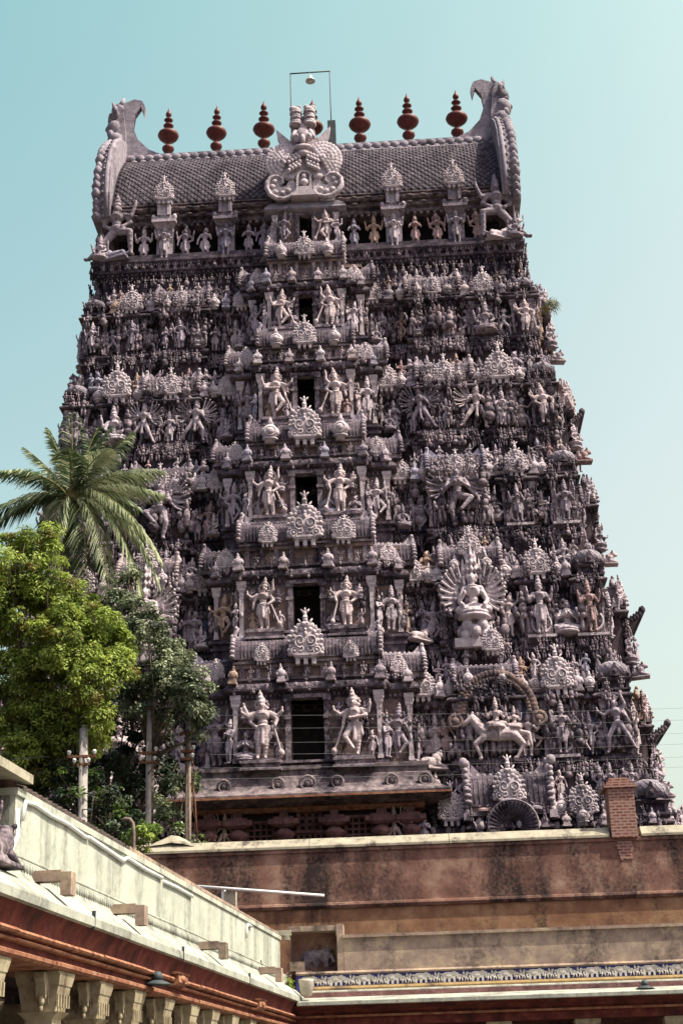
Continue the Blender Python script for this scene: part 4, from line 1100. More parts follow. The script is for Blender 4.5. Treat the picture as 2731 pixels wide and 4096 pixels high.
for s in (-1,1):
    st('guardian_b' if s > 0 else 'deity_c', neck, s*1.05, yd-.3, d0, 2.05, 0, s > 0, False); st('attendant_c', neck, s*1.72, yd-.1, d0, 1.7, R(s*40)); put(P['pilaster'], 'pilaster', neck, (s*1.6, yd-.05, d0), (1.2,1.2,1.9))
# neck figures and dormer piers
for px, big in ((-8.6,0),(-7.5,1),(-6.35,0),(-5.25,0),(-4.25,1),(-3.05,0),(-2.2,0),(2.5,0),(3.55,0),(4.6,1),(5.7,0),(6.8,0),(7.85,1),(8.9,0)):
    st('deity' if big else vary(['deity','attendant','deity_b','attendant_c','attendant_b']), neck, px, 66.55 if not big else 66.4, 43.3, 2.2 if not big else 2.3, 0, px < 0, False)
    if big:
        c = MB(); c.box(px-.42,px+.42,66.5,67.2,43.3,45.2); c.tbox(px,66.75,45.2,45.45,.42,.3,.62,.5); c.box(px-.64,px+.64,66.1,67.2,45.45,45.62); c.box(px-.5,px+.5,66.2,67.2,45.62,45.85)
        for q in (-1,1): c.box(px+q*.26-.08,px+q*.26+.08,66.05,66.4,45.85,46.6); c.ell((px+q*.56,66.2,45.75), (.13,.12,.2), 8, 5)
        c.box(px-.42,px+.42,66.0,66.6,46.55,46.7); c.box(px-.3,px+.3,66.15,66.8,45.85,46.6)
        ob('dormer_pier', c, M['figure_stucco'], neck)
        st('medallion', neck, px, 66.05, 46.62, 1.12, 0, px < 0, False)
# kneeling giants at the roof corners, crouching attendants and domes below them
for s in (-1,1):
    st('kneeler', neck, s*10.0, 66.2, 43.35, 4.0, R(s*8), s < 0, False)
    st('kneeler', neck, s*11.05, 67.6, 43.3, 3.0, R(s*75), s < 0, False)
    st('seated', neck, s*10.8, 66.0, 43.2, 1.5, R(s*15)); st('attendant_c', neck, s*11.0, 66.5, 43.3, 1.9, R(s*35)); st('dancer', neck, s*11.2, 69.4, 43.3, 2.2, R(s*90)); st('dancer_b', neck, s*11.2, 71.4, 43.3, 2.2, R(s*90))
    st('lion', neck, s*9.9, 65.95, 43.2, 1.3, R(s*20), s > 0)

# ------------------------------------------------------------------ the countless small carvings between the larger statues
def fy(X, y, ax):
    for x0, x1, p in ((0,.455*X,.45),(.455*X,.665*X,-.22),(.665*X,.725*X,.315),(.725*X,.845*X,-.05),(.845*X,X-1.15,.315),(X-1.15,X,0)):
        if x0 <= ax < x1: return y+p
    return y
rl = MB(); rg = random.Random(77)
def mini(x, y, z, h, ang=0):
    ca, sa = math.cos(ang), math.sin(ang); k = rg.random(); q = rg.uniform(-.05,.05)
    def E(px, py, pz, rx, ry, rz):
        rl.ell((x+(px*ca-py*sa)*h, y+(px*sa+py*ca)*h, z+pz*h), (abs(rx*ca)*h+abs(ry*sa)*h, abs(rx*sa)*h+abs(ry*ca)*h, rz*h), 6, 4)
    if k < .62:                                               # little standing figure
        E(q,0,.60,.11,.08,.14); E(q*1.5,-.01,.80,.065,.065,.075); E(q*1.5,0,.93,.045,.045,.085); E(q*.5,0,.42,.11,.09,.09)
        E(-.06,0,.2,.055,.06,.22); E(.07,0,.2,.055,.06,.22)
        up = rg.random() < .5
        for s in (-1,1): E(s*.19,-.03,.70 if up else .52,.05,.05,.13); E(s*(.25 if up else .16),-.06,.83 if up else .44,.05,.05,.07)
    elif k < .78:                                             # squat seated figure or dwarf
        E(0,0,.3,.22,.16,.16); E(0,-.02,.55,.15,.12,.2); E(0,-.04,.82,.09,.09,.1); E(-.22,-.06,.5,.06,.06,.16); E(.22,-.06,.5,.06,.06,.16); E(0,-.03,.96,.05,.05,.09)
    elif k < .92:                                             # scroll boss
        for s in (-1,1): E(s*.13,0,.3,.13,.09,.2); E(s*.2,-.03,.6,.09,.07,.12)
        E(0,-.05,.5,.1,.09,.28); E(0,-.04,.9,.05,.05,.14)
    else:                                                     # bell
        E(0,0,.25,.2,.16,.25); E(0,0,.55,.12,.1,.18); E(0,0,.82,.06,.06,.2)
def row(x0, x1, step, z, h, dy, X, y, prob=.85):
    x = x0
    while x < x1:
        for s in (-1,1):
            if rg.random() < prob: mini(s*(x+rg.uniform(-.07,.07)), fy(X, y, x)+dy+rg.uniform(-.04,.04), z+rg.uniform(-.05,.05), h*rg.uniform(.8,1.25))
        x += step
for k in range(-1, 5):
    if k < 0: X, y, zf, zc, zn, sb, sp = 14.35, 60.4, 9.5, 11.85, 15.1, 4.9, 1.8
    else: X, y, zf, zc, zn, sb, sp = XH[k], YM[k], FL[k], ZC[k], NEXTF[k], SB[k], SP[k]
    h = zc-zf; zh = zc+.38
    if k >= 0:
        row(sb+.2, X, .30, zf+.0, h*.42, -.14, X, y, .85)
        row(sb+.2, X, .27, zf+h*.36, h*.34, -.08, X, y, .7); row(sb+.2, X, .25, zf+h*.62, h*.28, -.10, X, y, .8); row(sb+.2, X, .24, zf+h*.82, h*.18, -.12, X, y, .85); row(sb+.3, X, .5, zf+.05, h*.7, -.30, X, y, .55)
        row(sb+.1, X, .30, zf-.62, .5, -.24, X, y, .75)
    row(sb+.2, X, .36, zh-.02, .55, -.34, X, y, .7)
    row(sb+.2, X, .34, zc-.12, .5, -.30, X, y, .55); row(sb+.3, X, .8, zc-.45, .95, -.30, X, y, .5)
    yn = y+1.0
    row(sb+.1, X-1.3, .42, zh+.1, .85, -.12, X, y, .7); row(sb+.1, X-1.3, .32, zh+.45, .8, .2, X, y, .8); row(sb+.1, X-1.2, .30, zh+.25, .9, .55, X, y, .9); row(sb+.1, X-.3, .30, zn-1.15, .75, .68, X, y, .9); row(sb+.1, X-.5, .28, zn-.72, .5, .72, X, y, .8)
    for s in (-1,1):                                          # flanks
        for zz, hh in ((zf,h*.45),(zf+h*.5,h*.35),(zh,.8),(zh+.7,.8),(zf-.6,.5)):
            if k < 0 and zz < zc: continue
            yy = y+.3
            while yy < 2*YC-y-.3:
                xo = X+.08 if yy < y+1.2 else (X+(sp if s > 0 else .25)+.12 if abs(yy-YC) < min(2.6,(YC-y)*.42) else X-.3)
                if zz >= zh: xo -= .0 if zz < zh+.3 else .25
                if rg.random() < .8: mini(s*(xo+rg.uniform(0,.12)), yy, zz, hh*rg.uniform(.8,1.3), s*PI/2)
                yy += .42
    if k >= 0:                                                # doorway bay
        B, yd = BB[k], YD[k]; d0, d1 = DZ[k]; zk = d1+.22
        for i in range(9):
            x = -B+2*B*i/8; mini(x, yd-.38, zk+.45, .42); mini(x+.12, yd-.30, zk-.05, .4); mini(x+.05, yd-.12, zk+.75, .5)
            if abs(x) > DW[k]+.3: mini(x+.1, yd-.06, d0+rg.uniform(.5,1.1), rg.uniform(.6,1.0)); mini(x-.1, yd-.05, d0+rg.uniform(1.2,1.6), .7)
        for s in (-1,1):
            for i in range(4): mini(s*(B+.15+(sb-B-.2)*i/3), yd+.62, d0+rg.uniform(0,1.2), rg.uniform(.8,1.2)); mini(s*(B+.2+(sb-B-.2)*i/3), yd+.34, zk+.45, .5)
            for i in range(4): mini(s*(sb+.1), yd+.9+.3*i, d0+rg.uniform(0,1.4), 1.0, s*PI/2); mini(s*(B+.08), yd+.1+.15*i, d0+.5*i, .7, s*PI/2)
for x in range(52): mini(-10.6+21.2*x/51, 66.12, 42.45, .7); mini(-11+22*x/51, 66.3, 40.7, .8); mini(-11+22*x/51, 66.2, 41.5, .7)
for s in (-1,1):
    for i in range(14):
        for z in (40.3,41.2,42.3,43.3,44.2): mini(s*(11.15+(.2 if z < 43 else -.1)), 66.5+.5*i, z, .85, s*PI/2)
o = ob('small_carving', rl, M['carving_stucco'], TW); o['kind'] = 'stuff'
# ------------------------------------------------------------------ ground
b = MB(); b.box(-400,400,-200,900,-.4,0)
tag(ob('ground', b, M['ground_dirt']), None, None, kind='structure')
b = MB(); b.box(-1.2,40,-20,39.2,.0,.02)
tag(ob('courtyard_paving', b, M['paving_stone']), None, None, kind='structure')

# ------------------------------------------------------------------ left colonnade (local frame: +y along the wing, +x towards the court)
CW = empty('colonnade', (1.06,40,0), 'sunlit colonnade wing with white parapet, red painted cornice and stone pillars', 'colonnade', rz=R(-5.2))
S0, S1 = -62.0, .62
b = MB(); b.box(-.80,-.58,-19.62,S1,5.08,5.94); b.box(-1.9,-.80,-19.5,S1-.02,5.0,5.85)
b.box(-.86,-.545,-19.64,S1+.03,5.94,6.04)
wallp = ob('parapet', b, M['white_wall'], CW)
b = MB()
for i in range(10):                                           # two runs of tilting slabs laid along the parapet top
    y0 = -13.9+.92*i; b.box(-.80,-.56,y0,y0+.9,6.045,6.12)
for i in range(8):
    y0 = -8.6+1.1*i; b.box(-.84,-.54,y0,y0+1.08,6.045,6.09)
ob('coping_slab', b, M['grey_parapet'], CW)
for n_, ya, dy_ in ((46,-19.3,.115),(12,-10.4,.13)):
    b = MB(); b.ext([(-.64,6.045),(-1.7,6.3),(-1.7,6.2),(-.64,6.0)], 'y', ya-.05, ya+dy_*n_)
    for i in range(n_): b.tube((-.60,ya+dy_*i,6.07+.02*(i % 2)), (-1.7,ya+dy_*i,6.34), .06, .06, 6)
    ob('roof_tiles', b, M['roof_tile'], CW)
b = MB(); b.ext([(-.70,5.10),(-.545,5.10),(-.53,5.06),(-.53,4.92),(-.50,4.86),(-.46,4.80),(-.34,4.74),(-.02,4.47),(.0,4.45),(.0,4.33),(-.06,4.31),(-.70,4.36)], 'y', S0, 1.35)
for i in range(165):                                          # little baluster relief under the parapet
    yy = -19.4+.12*i
    b.ell((-.52,yy,4.97), (.03,.035,.075), 6, 4)
b.tube((-.55,-19.6,5.10), (-.55,.6,5.10), .025, .025, 6)
eav = ob('eave', b, M['eave_white'], CW)
b = MB()                                                      # red cyma below the eave
pr = []
for i in range(9):
    t = i/8; pr.append((-.03-.17*math.sin(t*PI*.5)**.8, 4.335-.30*t))
b.ext(pr + [(-1.2,4.035),(-1.2,4.36),(-.04,4.352)], 'y', S0, 1.3); ob('cyma_cornice', b, M['red_paint'], CW)
b = MB(); random.seed(3)
def broken(prof, lo, hi, m, jit=.014, gap=.02):
    y0 = S0
    while y0 < .7:
        L = random.uniform(lo, hi); j = random.uniform(-jit, jit)
        b.ext([(p[0]+(j if p[0] > -1 else 0), p[1]) for p in prof], 'y', y0, min(y0+L-gap, .75), m); y0 += L
broken([(-1.2,4.03),(-.19,4.032),(-.13,4.01),(-.105,3.975),(-.125,3.945),(-.19,3.935),(-1.2,3.935)], .6, 1.5, 0)
b.box(-1.2,-.215,S0,.75,3.90,3.94,1)
broken([(-1.2,3.905),(-.19,3.90),(-.155,3.885),(-.17,3.86),(-.22,3.85),(-1.2,3.85)], 1.0, 2.2, 0)
b.box(-1.25,-.25,S0,.78,3.76,3.855,1)
broken([(-1.25,3.77),(-.235,3.765),(-.20,3.745),(-.205,3.70),(-.25,3.665),(-1.25,3.66)], .8, 1.6, 0)
ob('entablature', b, [M['red_edge'], M['red_paint']], CW)
for yy, zz in ((-26,4.2),(-11.9,4.2),(-4.4,4.2)):
    b = MB(); b.ext([(-.4,3.87),(-.12,3.88),(-.06,3.93),(-.07,4.06),(-.12,4.10),(-.4,4.10)], 'y', yy-.34, yy+.34); b.ell((-.07,yy,4.0), (.04,.2,.07), 8, 5); b.ext([(-.4,4.06),(-.05,4.07),(-.03,4.10),(-.4,4.14)], 'y', yy-.4, yy+.4); ob('cornice_block', b, M['red_edge'], CW)
for yy in (-18.87,-15.0,-8.79,-2.6,-24.5):
    b = MB(); b.box(-.56,.06,yy-.11,yy+.11,4.82,4.94); b.box(-.09,.065,yy-.115,yy+.115,4.62,4.82); b.box(-.5,-.1,yy-.08,yy+.08,4.941,4.975)
    ob('water_spout', b, M['grey_parapet'], CW)
b = MB(); b.box(-6,-.8,S0,1.2,4.55,5.0); b.box(-6,-1.0,S0,1.2,3.95,4.551)
ob('roof_slab', b, M['wall_stucco'], CW)
b = MB(); b.box(-4.3,-3.9,S0,6,0,4.5); b.box(-6.2,-.6,S0,6,0,.35)
ob('rear_wall', b, M['wall_stucco'], CW)
# pillars with bracket capitals
b = MB(); x0 = -.60
b.box(x0-.30,x0+.30,-.30,.30,.34,.9); b.box(x0-.22,x0+.22,-.22,.22,.9,1.6); b.lathe([(.23,1.6),(.26,1.66),(.23,1.75),(.23,2.2),(.27,2.26),(.23,2.32)], (x0,0,0), 8, rot=PI/8); b.box(x0-.22,x0+.22,-.22,.22,2.32,2.82)
b.tbox(x0,0,2.82,2.9,.22,.22,.27,.27); b.box(x0-.27,x0+.27,-.27,.27,2.9,2.98)
ob_sh = b.mesh('shaft', M['capital_stone'])
b = MB()
b.box(x0-.2,x0+.2,-.2,.2,2.98,3.16); b.tbox(x0,0,3.16,3.26,.2,.2,.30,.26)
b.tbox(x0,0,3.26,3.62,.24,.24,.30,.28); b.tbox(x0,0,3.62,3.78,.31,.29,.34,.34); b.box(x0-.33,x0+.33,-.36,.36,3.78,3.81)
for i in range(5): b.box(x0+.27,x0+.30,-.24+.12*i-.02,-.24+.12*i+.02,3.32,3.50)
cap_m = b.mesh('capital', M['capital_stone'])
b = MB()                                                      # lotus-drop corbels fore and aft
for s in (-1,1):
    b.ext([(s*.24,3.78),(s*.52,3.78),(s*.52,3.70),(s*.46,3.64),(s*.43,3.5),(s*.39,3.42),(s*.36,3.5),(s*.33,3.58),(s*.30,3.5),(s*.26,3.36)], 'x', x0+.02, x0+.16)
    b.ell((x0+.09,s*.39,3.40), (.055,.055,.08), 8, 5); b.ell((x0+.09,s*.39,3.30), (.035,.035,.06), 8, 5)
b.ext([(.24+x0,3.74),(x0+.3,3.74),(x0+.3,3.6)], 'y', -.1, .1)
br_m = b.mesh('bracket', M['capital_stone'])
for i, yy in enumerate((-58.4,-56.2,-54,-51.8,-49.6,-47.4,-45.2,-43,-40.8,-38.6,-36.4,-34.2,-32.4,-30.4,-28.4,-26.2,-23.4,-20.65,-17.98,-16.0,-14.05,-12.07,-10.1,-8.3,-6.4,-4.5,-2.6,-.75)):
    s = put(ob_sh, 'pillar', CW, (0,yy,-.15)); s['_local'] = 1
    put(cap_m, 'capital', s, (0,0,0)); put(br_m, 'bracket', s, (0,0,0))
    s2 = put(ob_sh, 'pillar', CW, (-2.6,yy+.2,-.15)); s2['_local'] = 1; put(cap_m, 'capital', s2, (0,0,0))
# conduit sagging along the parapet top
for seg in (((-19.4,5.62),(-19.3,5.9),(-18.9,5.93),(-18.2,5.90),(-17.4,5.91),(-16.5,5.86),(-16.3,5.88)), ((-16.25,5.88),(-15.2,5.84),(-14.35,5.80),(-14.1,5.89),(-12.9,5.86),(-11.7,5.87)), ((-11.55,5.82),(-10.6,5.84),(-9.3,5.83)), ((-3.9,5.55),(-3.85,5.8),(-3.7,5.88),(-3.3,5.87))):
    b = MB(); b.path([(-.55, p[0], p[1]) for p in seg], .035, 6); ob('conduit', b, M['white_enamel'], CW)
b = MB(); b.path([(-.5,-19.75,5.7),(-.42,-19.9,5.3),(-.4,-20.2,5.05),(-.4,-20.8,4.95)], .035, 8); ob('conduit', b, M['white_enamel'], CW)
# end room of the roof at the near end: shaded end wall under a sloping slab
b = MB(); b.box(-5,-.66,-19.62,-19.4,4.9,6.25); ob('end_wall', b, M['brown_plaster'], CW)
b = MB(); b.ext([(-.45,6.14),(-5,6.5),(-5,6.62),(-.45,6.27)], 'y', -23.5, -19.3); ob('roof_hood', b, M['coping_plaster'], CW)
b = MB(); b.box(-.62,-.56,-2.05,-1.99,4.7,5.2); b.box(-.05,.0,-17.6,-17.56,4.3,4.56); b.box(-.03,.012,-12.2,-12.16,4.3,4.55); b.box(-.03,.012,-6.2,-6.16,4.3,4.55); ob('iron_strut', b, M['iron'], CW)
mw = Matrix.Translation((1.06,40,0)) @ Matrix.Rotation(R(-5.2), 4, 'Z')
def wp(x, y, z): return mw @ Vector((x, y, z))
def grey_copy(k):
    me = P[k].copy(); me.materials.clear(); me.materials.append(M['carving_stucco']); return me
# weathered sculpture on the eave at the near end
o = bpy.data.objects.new('roof_sculpture', grey_copy('lion')); COL.objects.link(o); o.location = wp(-.42,-20.72,4.84); o.rotation_euler = (0,0,R(-95)); o.scale = (.95,)*3
tag(o, 'weathered grey lion sculpture on the colonnade eave at the left edge', 'sculpture')
o = bpy.data.objects.new('roof_sculpture', grey_copy('seated')); COL.objects.link(o); o.location = wp(-.75,-20.45,5.1); o.rotation_euler = (0,0,R(20)); o.scale = (.9,)*3
tag(o, 'seated grey stucco figure above the lion at the left edge, before the brown end wall', 'sculpture')

def floodlight(loc, aim, label, k=1.0):
    t = empty('floodlight', loc, label, 'floodlight')
    L = Vector(loc); A = Vector(aim)
    b = MB(); b.path([L, L+A*.45*k, L+A*.7*k+Vector((0,0,-.06))], .022*k, 6); ob('arm', b, M['iron'], t)
    e = L+A*.8*k+Vector((0,0,-.08))
    b = MB(); b.lathe([(.05,0.14),(.09,.08),(.10,.0)], e, 12); ob('lamp_holder', b, M['iron'], t)
    b = MB(); b.lathe([(.08,.0),(.20,-.05),(.26,-.09),(.245,-.09),(.07,-.02)], e, 16); ob('shade', b, M['iron'], t)
q = wp(-.16,-13.9,3.97); d = (wp(.12,-13.2,3.9)-q)
floodlight(q, (d.x*.75, d.y*.75, -.08), 'small floodlight on an iron arm below the red cornice of the colonnade', .5)

# ------------------------------------------------------------------ rear gallery closing the court
GY = 41.3
RG = empty('rear_gallery', (6,GY,0), 'rear gallery with grey stained parapet, painted elephant frieze and pale sloping eave', 'gallery')
X0, X1 = .9, 30
b = MB(); b.box(2.2,X1,GY+.02,GY+.5,5.12,6.0); b.box(2.16,X1,GY-.05,GY+.55,6.0,6.08)
ob('parapet', b, M['grey_parapet'], RG)
b = MB(); b.ext([(GY+.3,5.06),(GY-.03,5.06),(GY-.06,5.10),(GY-.02,5.15),(GY+.3,5.15)], 'x', X0, X1); ob('string_course', b, M['grey_parapet'], RG)
b = MB(); b.box(X0,X1,GY,GY+.4,4.6,5.062); fz = ob('frieze', b, M['frieze_blue'], RG)
b = MB(); b.ext([(GY+.3,4.64),(GY-.10,4.64),(GY-.10,4.70),(GY-.02,4.765),(GY+.3,4.765)], 'x', X0+.3, X1); ob('ochre_band', b, M['frieze_ochre'], RG)
ele = [(-.20,.0),(-.20,.10),(-.215,.17),(-.20,.235),(-.14,.27),(-.04,.275),(.05,.265),(.08,.285),(.15,.29),(.20,.25),(.215,.19),(.235,.12),(.25,.10),(.235,.075),(.205,.09),(.185,.15),(.165,.155),(.15,.12),(.15,.0),(.09,.0),(.085,.09),(.02,.10),(.0,.0),(-.06,.0),(-.07,.10),(-.12,.09),(-.14,.0)]
def flat_fig(poly, name, t=.025):
    b = MB(); b.ext(poly, 'y', -t, .0); return b
eb = flat_fig(ele, 'e'); eb.ell((.10,-.022,.21), (.035,.012,.05), 8, 5); eb.ell((-.05,-.02,.18), (.12,.016,.085), 10, 5); eb.ell((.16,-.02,.22), (.05,.016,.06), 8, 5); eb.path([(-.2,-.01,.22),(-.235,-.01,.15),(-.23,-.01,.08)], .01, 5)
e_me = eb.mesh('painted_elephant', M['frieze_white'])
yb = MB()
for c, r in (((-.13,.17),(.07,.055)),((-.04,.14),(.09,.05)),((.05,.17),(.05,.06)),((.08,.235),(.045,.045)),((-.19,.22),(.03,.05)),((.15,.13),(.04,.05)),((.19,.21),(.04,.04)),((.17,.05),(.04,.04)),((-.02,.23),(.035,.045)),((-.02,.285),(.022,.022))):
    yb.ell((c[0],-.005,c[1]), (r[0],.022,r[1]), 8, 5)
for p, q in (((-.14,.13),(-.17,.0)),((-.09,.12),(-.06,.01)),((.03,.13),(.0,.0)),((.06,.13),(.09,.01)),((-.19,.2),(-.23,.09)),((.11,.2),(.17,.24)),((.13,.1),(.22,.03))):
    yb.path([(p[0],-.008,p[1]),((p[0]+q[0])/2+.01,-.012,(p[1]+q[1])/2),(q[0],-.008,q[1])], .02, 5)
y_me = yb.mesh('painted_beast', M['frieze_white'])
for i in range(37):
    put(e_me, 'painted_elephant', fz, (1.24+.755*i, GY, 4.772), (.92,1,.94)); put(y_me, 'painted_beast', fz, (1.62+.755*i, GY, 4.775), (.92,1,.90))
b = MB(); b.ext([(GY+.1,4.66),(GY-.10,4.655),(GY-.14,4.63),(GY-.20,4.47),(GY-1.28,4.31),(GY-1.30,4.30),(GY-1.30,4.215),(GY-1.25,4.20),(GY+.1,4.34)], 'x', 1.02, X1); ob('eave', b, M['eave_white'], RG)
b = MB()
for i in range(24):
    xx = 1.3+1.15*i; b.box(xx-.01, xx+.01, GY-1.304, GY-1.29, 4.2, 4.30)
ob('eave_joint', b, M['grey_parapet'], RG)
pr = [(GY-1.24,4.208),(GY-1.1,4.16),(GY-.95,4.12),(GY-.8,4.10),(GY-.75,4.05)]
b = MB(); b.ext([(p[0],p[1]) for p in pr]+[(GY+.3,4.05),(GY+.3,4.30),(GY-1.22,4.215)], 'x', .3, X1); ob('cyma_cornice', b, M['red_paint'], RG)
b = MB(); b.box(.2,X1,GY-.72,GY+.2,3.98,4.055,1); b.box(.2,X1,GY-.78,GY+.2,3.93,3.985,0); b.box(.2,X1,GY-.66,GY+.2,3.72,3.935,1); ob('entablature', b, [M['red_edge'], M['red_paint']], RG)
b = MB(); b.box(-4,X1,GY-.2,GY+6,4.056,4.6); ob('roof_slab', b, M['red_stone'], RG)
b = MB(); b.box(-4,X1,GY+5,GY+5.3,0,4.6); b.box(-4,X1,GY-1,GY+5,0,.34); ob('rear_wall', b, M['red_stone'], RG)
for i in range(12):
    s = put(ob_sh, 'pillar', RG, (2.2+2.3*i, GY-.25, -.1)); s['_local'] = 1; put(cap_m, 'capital', s, (0,0,0))
# framed recess with an elephant relief at the junction of the two wings
b = MB(); b.box(.72,2.16,GY+.72,GY+.9,4.66,6.4,0); b.box(.72,2.02,GY+.1,GY+.75,6.22,6.36,1); b.box(2.0,2.19,GY+.06,GY+.75,6.085,6.38,1); b.box(2.02,2.195,GY+.025,GY+.72,5.13,6.085,1); b.box(.72,2.02,GY+.35,GY+.71,5.12,5.24,0); b.box(.72,2.02,GY+.5,GY+.71,5.24,5.3,0)
ob('recess_frame', b, [M['brown_plaster'], M['grey_parapet']], RG)
rel = eb.mesh('elephant_relief', M['carving_stucco']); put(rel, 'elephant_relief', RG, (1.45,GY+.715,5.30), (1.9,2.6,1.75))
b = MB(); b.box(.72,1.12,GY+.25,GY+.6,5.2,5.45); b.box(.9,1.3,GY+.2,GY+.5,5.13,5.2); ob('stone_block', b, M['grey_parapet'], RG)
b = MB(); b.box(.35,.78,GY+.0,GY+.3,6.12,6.26); b.box(.60,.74,GY-.05,GY+.25,6.0,6.12); ob('end_block', b, M['coping_plaster'], RG)
floodlight((10.03,GY-.75,4.49), (-.05,-.18,.12), 'small black spotlight standing on the pale eave of the rear gallery', .55)

# ------------------------------------------------------------------ boundary wall behind the gallery
BW = empty('boundary_wall', (6,52,0), 'tall brown stained plaster boundary wall with a cream coping below the tower', 'wall')
b = MB(); b.box(-16,34,51.98,52.9,8.28,10.16,0); b.box(-16,34,51.985,52.85,0,8.29,1)
ob('wall_body', b, [M['brown_plaster'], M['orange_plaster']], BW)
b = MB(); b.ext([(51.96,8.30),(51.90,8.28),(51.88,8.2),(51.93,8.10),(52.3,8.08),(52.3,8.32)], 'x', -16, 34); ob('ledge', b, M['brown_plaster'], BW)
random.seed(5)
for x0, x1 in ((-16,-5.3),(-5.28,.55),(.57,5.4),(5.42,10.93),(12.02,17),(17.02,34)):
    b = MB(); b.ext([(51.88,10.15),(51.88,10.23),(51.90,10.26),(52.14,10.52),(52.75,10.52),(53.0,10.24),(53.0,10.15)], 'x', x0, x1); ob('coping', b, M['coping_plaster'], BW)
b = MB(); b.ext([(51.98,10.15),(51.93,10.13),(51.93,10.02),(51.975,10.0),(51.99,9.98),(52.2,9.98),(52.2,10.16)], 'x', -16, 34); ob('coping_moulding', b, M['brown_plaster'], BW)
b = MB(); pts = []
for i in range(22):
    a = 2*PI*i/22; r = random.uniform(.65,1.15); pts.append((11.42+math.cos(a)*.30*r, 9.70+math.sin(a)*.42*r))
b.ext(pts, 'y', 51.955, 52.05); ob('exposed_brick', b, M['brick_masonry'], BW)
b = MB()
BP = empty('brick_pier', (11.45,52.3,10.3), 'square red brick pier with stepped cap on the boundary wall', 'brick pier')
b.box(11.0,11.90,51.84,52.84,10.12,11.83); ob('shaft', b, M['brick_masonry'], BP)
b = MB(); b.box(10.88,12.02,51.76,52.92,11.832,11.94); b.box(10.97,11.92,51.86,52.82,11.942,12.05); b.box(11.06,11.83,51.95,52.7,12.052,12.16); b.box(11.12,11.76,52.02,52.66,12.162,12.22); ob('stepped_cap', b, M['brick_masonry'], BP)
b = MB(); random.seed(9)
hp = [(-5.3,0),(-5.1,.13),(-4.85,.25),(-4.6,.35),(-4.35,.41),(-4.1,.385),(-3.85,.29),(-3.6,.15),(-3.4,.0)]
nn_ = 9
for j in range(nn_):
    sc_ = math.sin(PI*(j+.5)/nn_)**.6
    for i, (hx, hz) in enumerate(hp): b.v.append((hx+random.uniform(-.03,.03), 52.55+.55*(j-4)/4, 10.36+hz*sc_*1.25+random.uniform(-.02,.02)))
for j in range(nn_-1):
    for i in range(len(hp)-1):
        q_ = j*len(hp)+i; b.f.append([q_,q_+1,q_+1+len(hp),q_+len(hp)]); b.m.append(0); b.s.append(True)
tag(ob('plaster_heap', b, M['coping_plaster']), 'cream heap of plaster on the left end of the wall coping', 'plaster heap')

# post with a white tube laid across it, rusty vent pipe
t = empty('concrete_post', (-1.48,46.1,0), 'short square concrete post rising behind the white parapet', 'post')
b = MB(); b.box(-1.68,-1.29,45.95,46.35,0,7.98); ob('shaft', b, M['coping_plaster'], t)
b = MB(); b.box(-1.72,-1.64,45.93,46.37,7.1,8.06); ob('rail', b, M['white_enamel'], t)
b = MB(); b.tube((-3.0,45.9,8.21), (1.42,45.9,7.74), .045, .045, 10); tag(ob('white_tube', b, M['white_enamel']), 'long white tube lying across the concrete post before the brown wall', 'tube')
b = MB(); b.path([(-4.66,47,0),(-4.66,47,10.0),(-4.70,47,10.35),(-4.80,47,10.48),(-4.95,47,10.50),(-5.06,47,10.44)], [.06,.06,.065,.065,.065,.06], 8); tag(ob('vent_pipe', b, M['pole_brown']), 'rusty gooseneck vent pipe standing among the bushes', 'pipe')
t = empty('potted_plant', (1.22,40.35,4.55), 'pale flower pot with green leaves on the eave where the wings meet', 'potted plant')
b = MB(); b.lathe([(.11,.0),(.15,.02),(.19,.34),(.20,.36),(.20,.42),(.17,.42),(.15,.36)], (1.24,40.35,4.47), 16); ob('pot', b, M['pot_clay'], t)

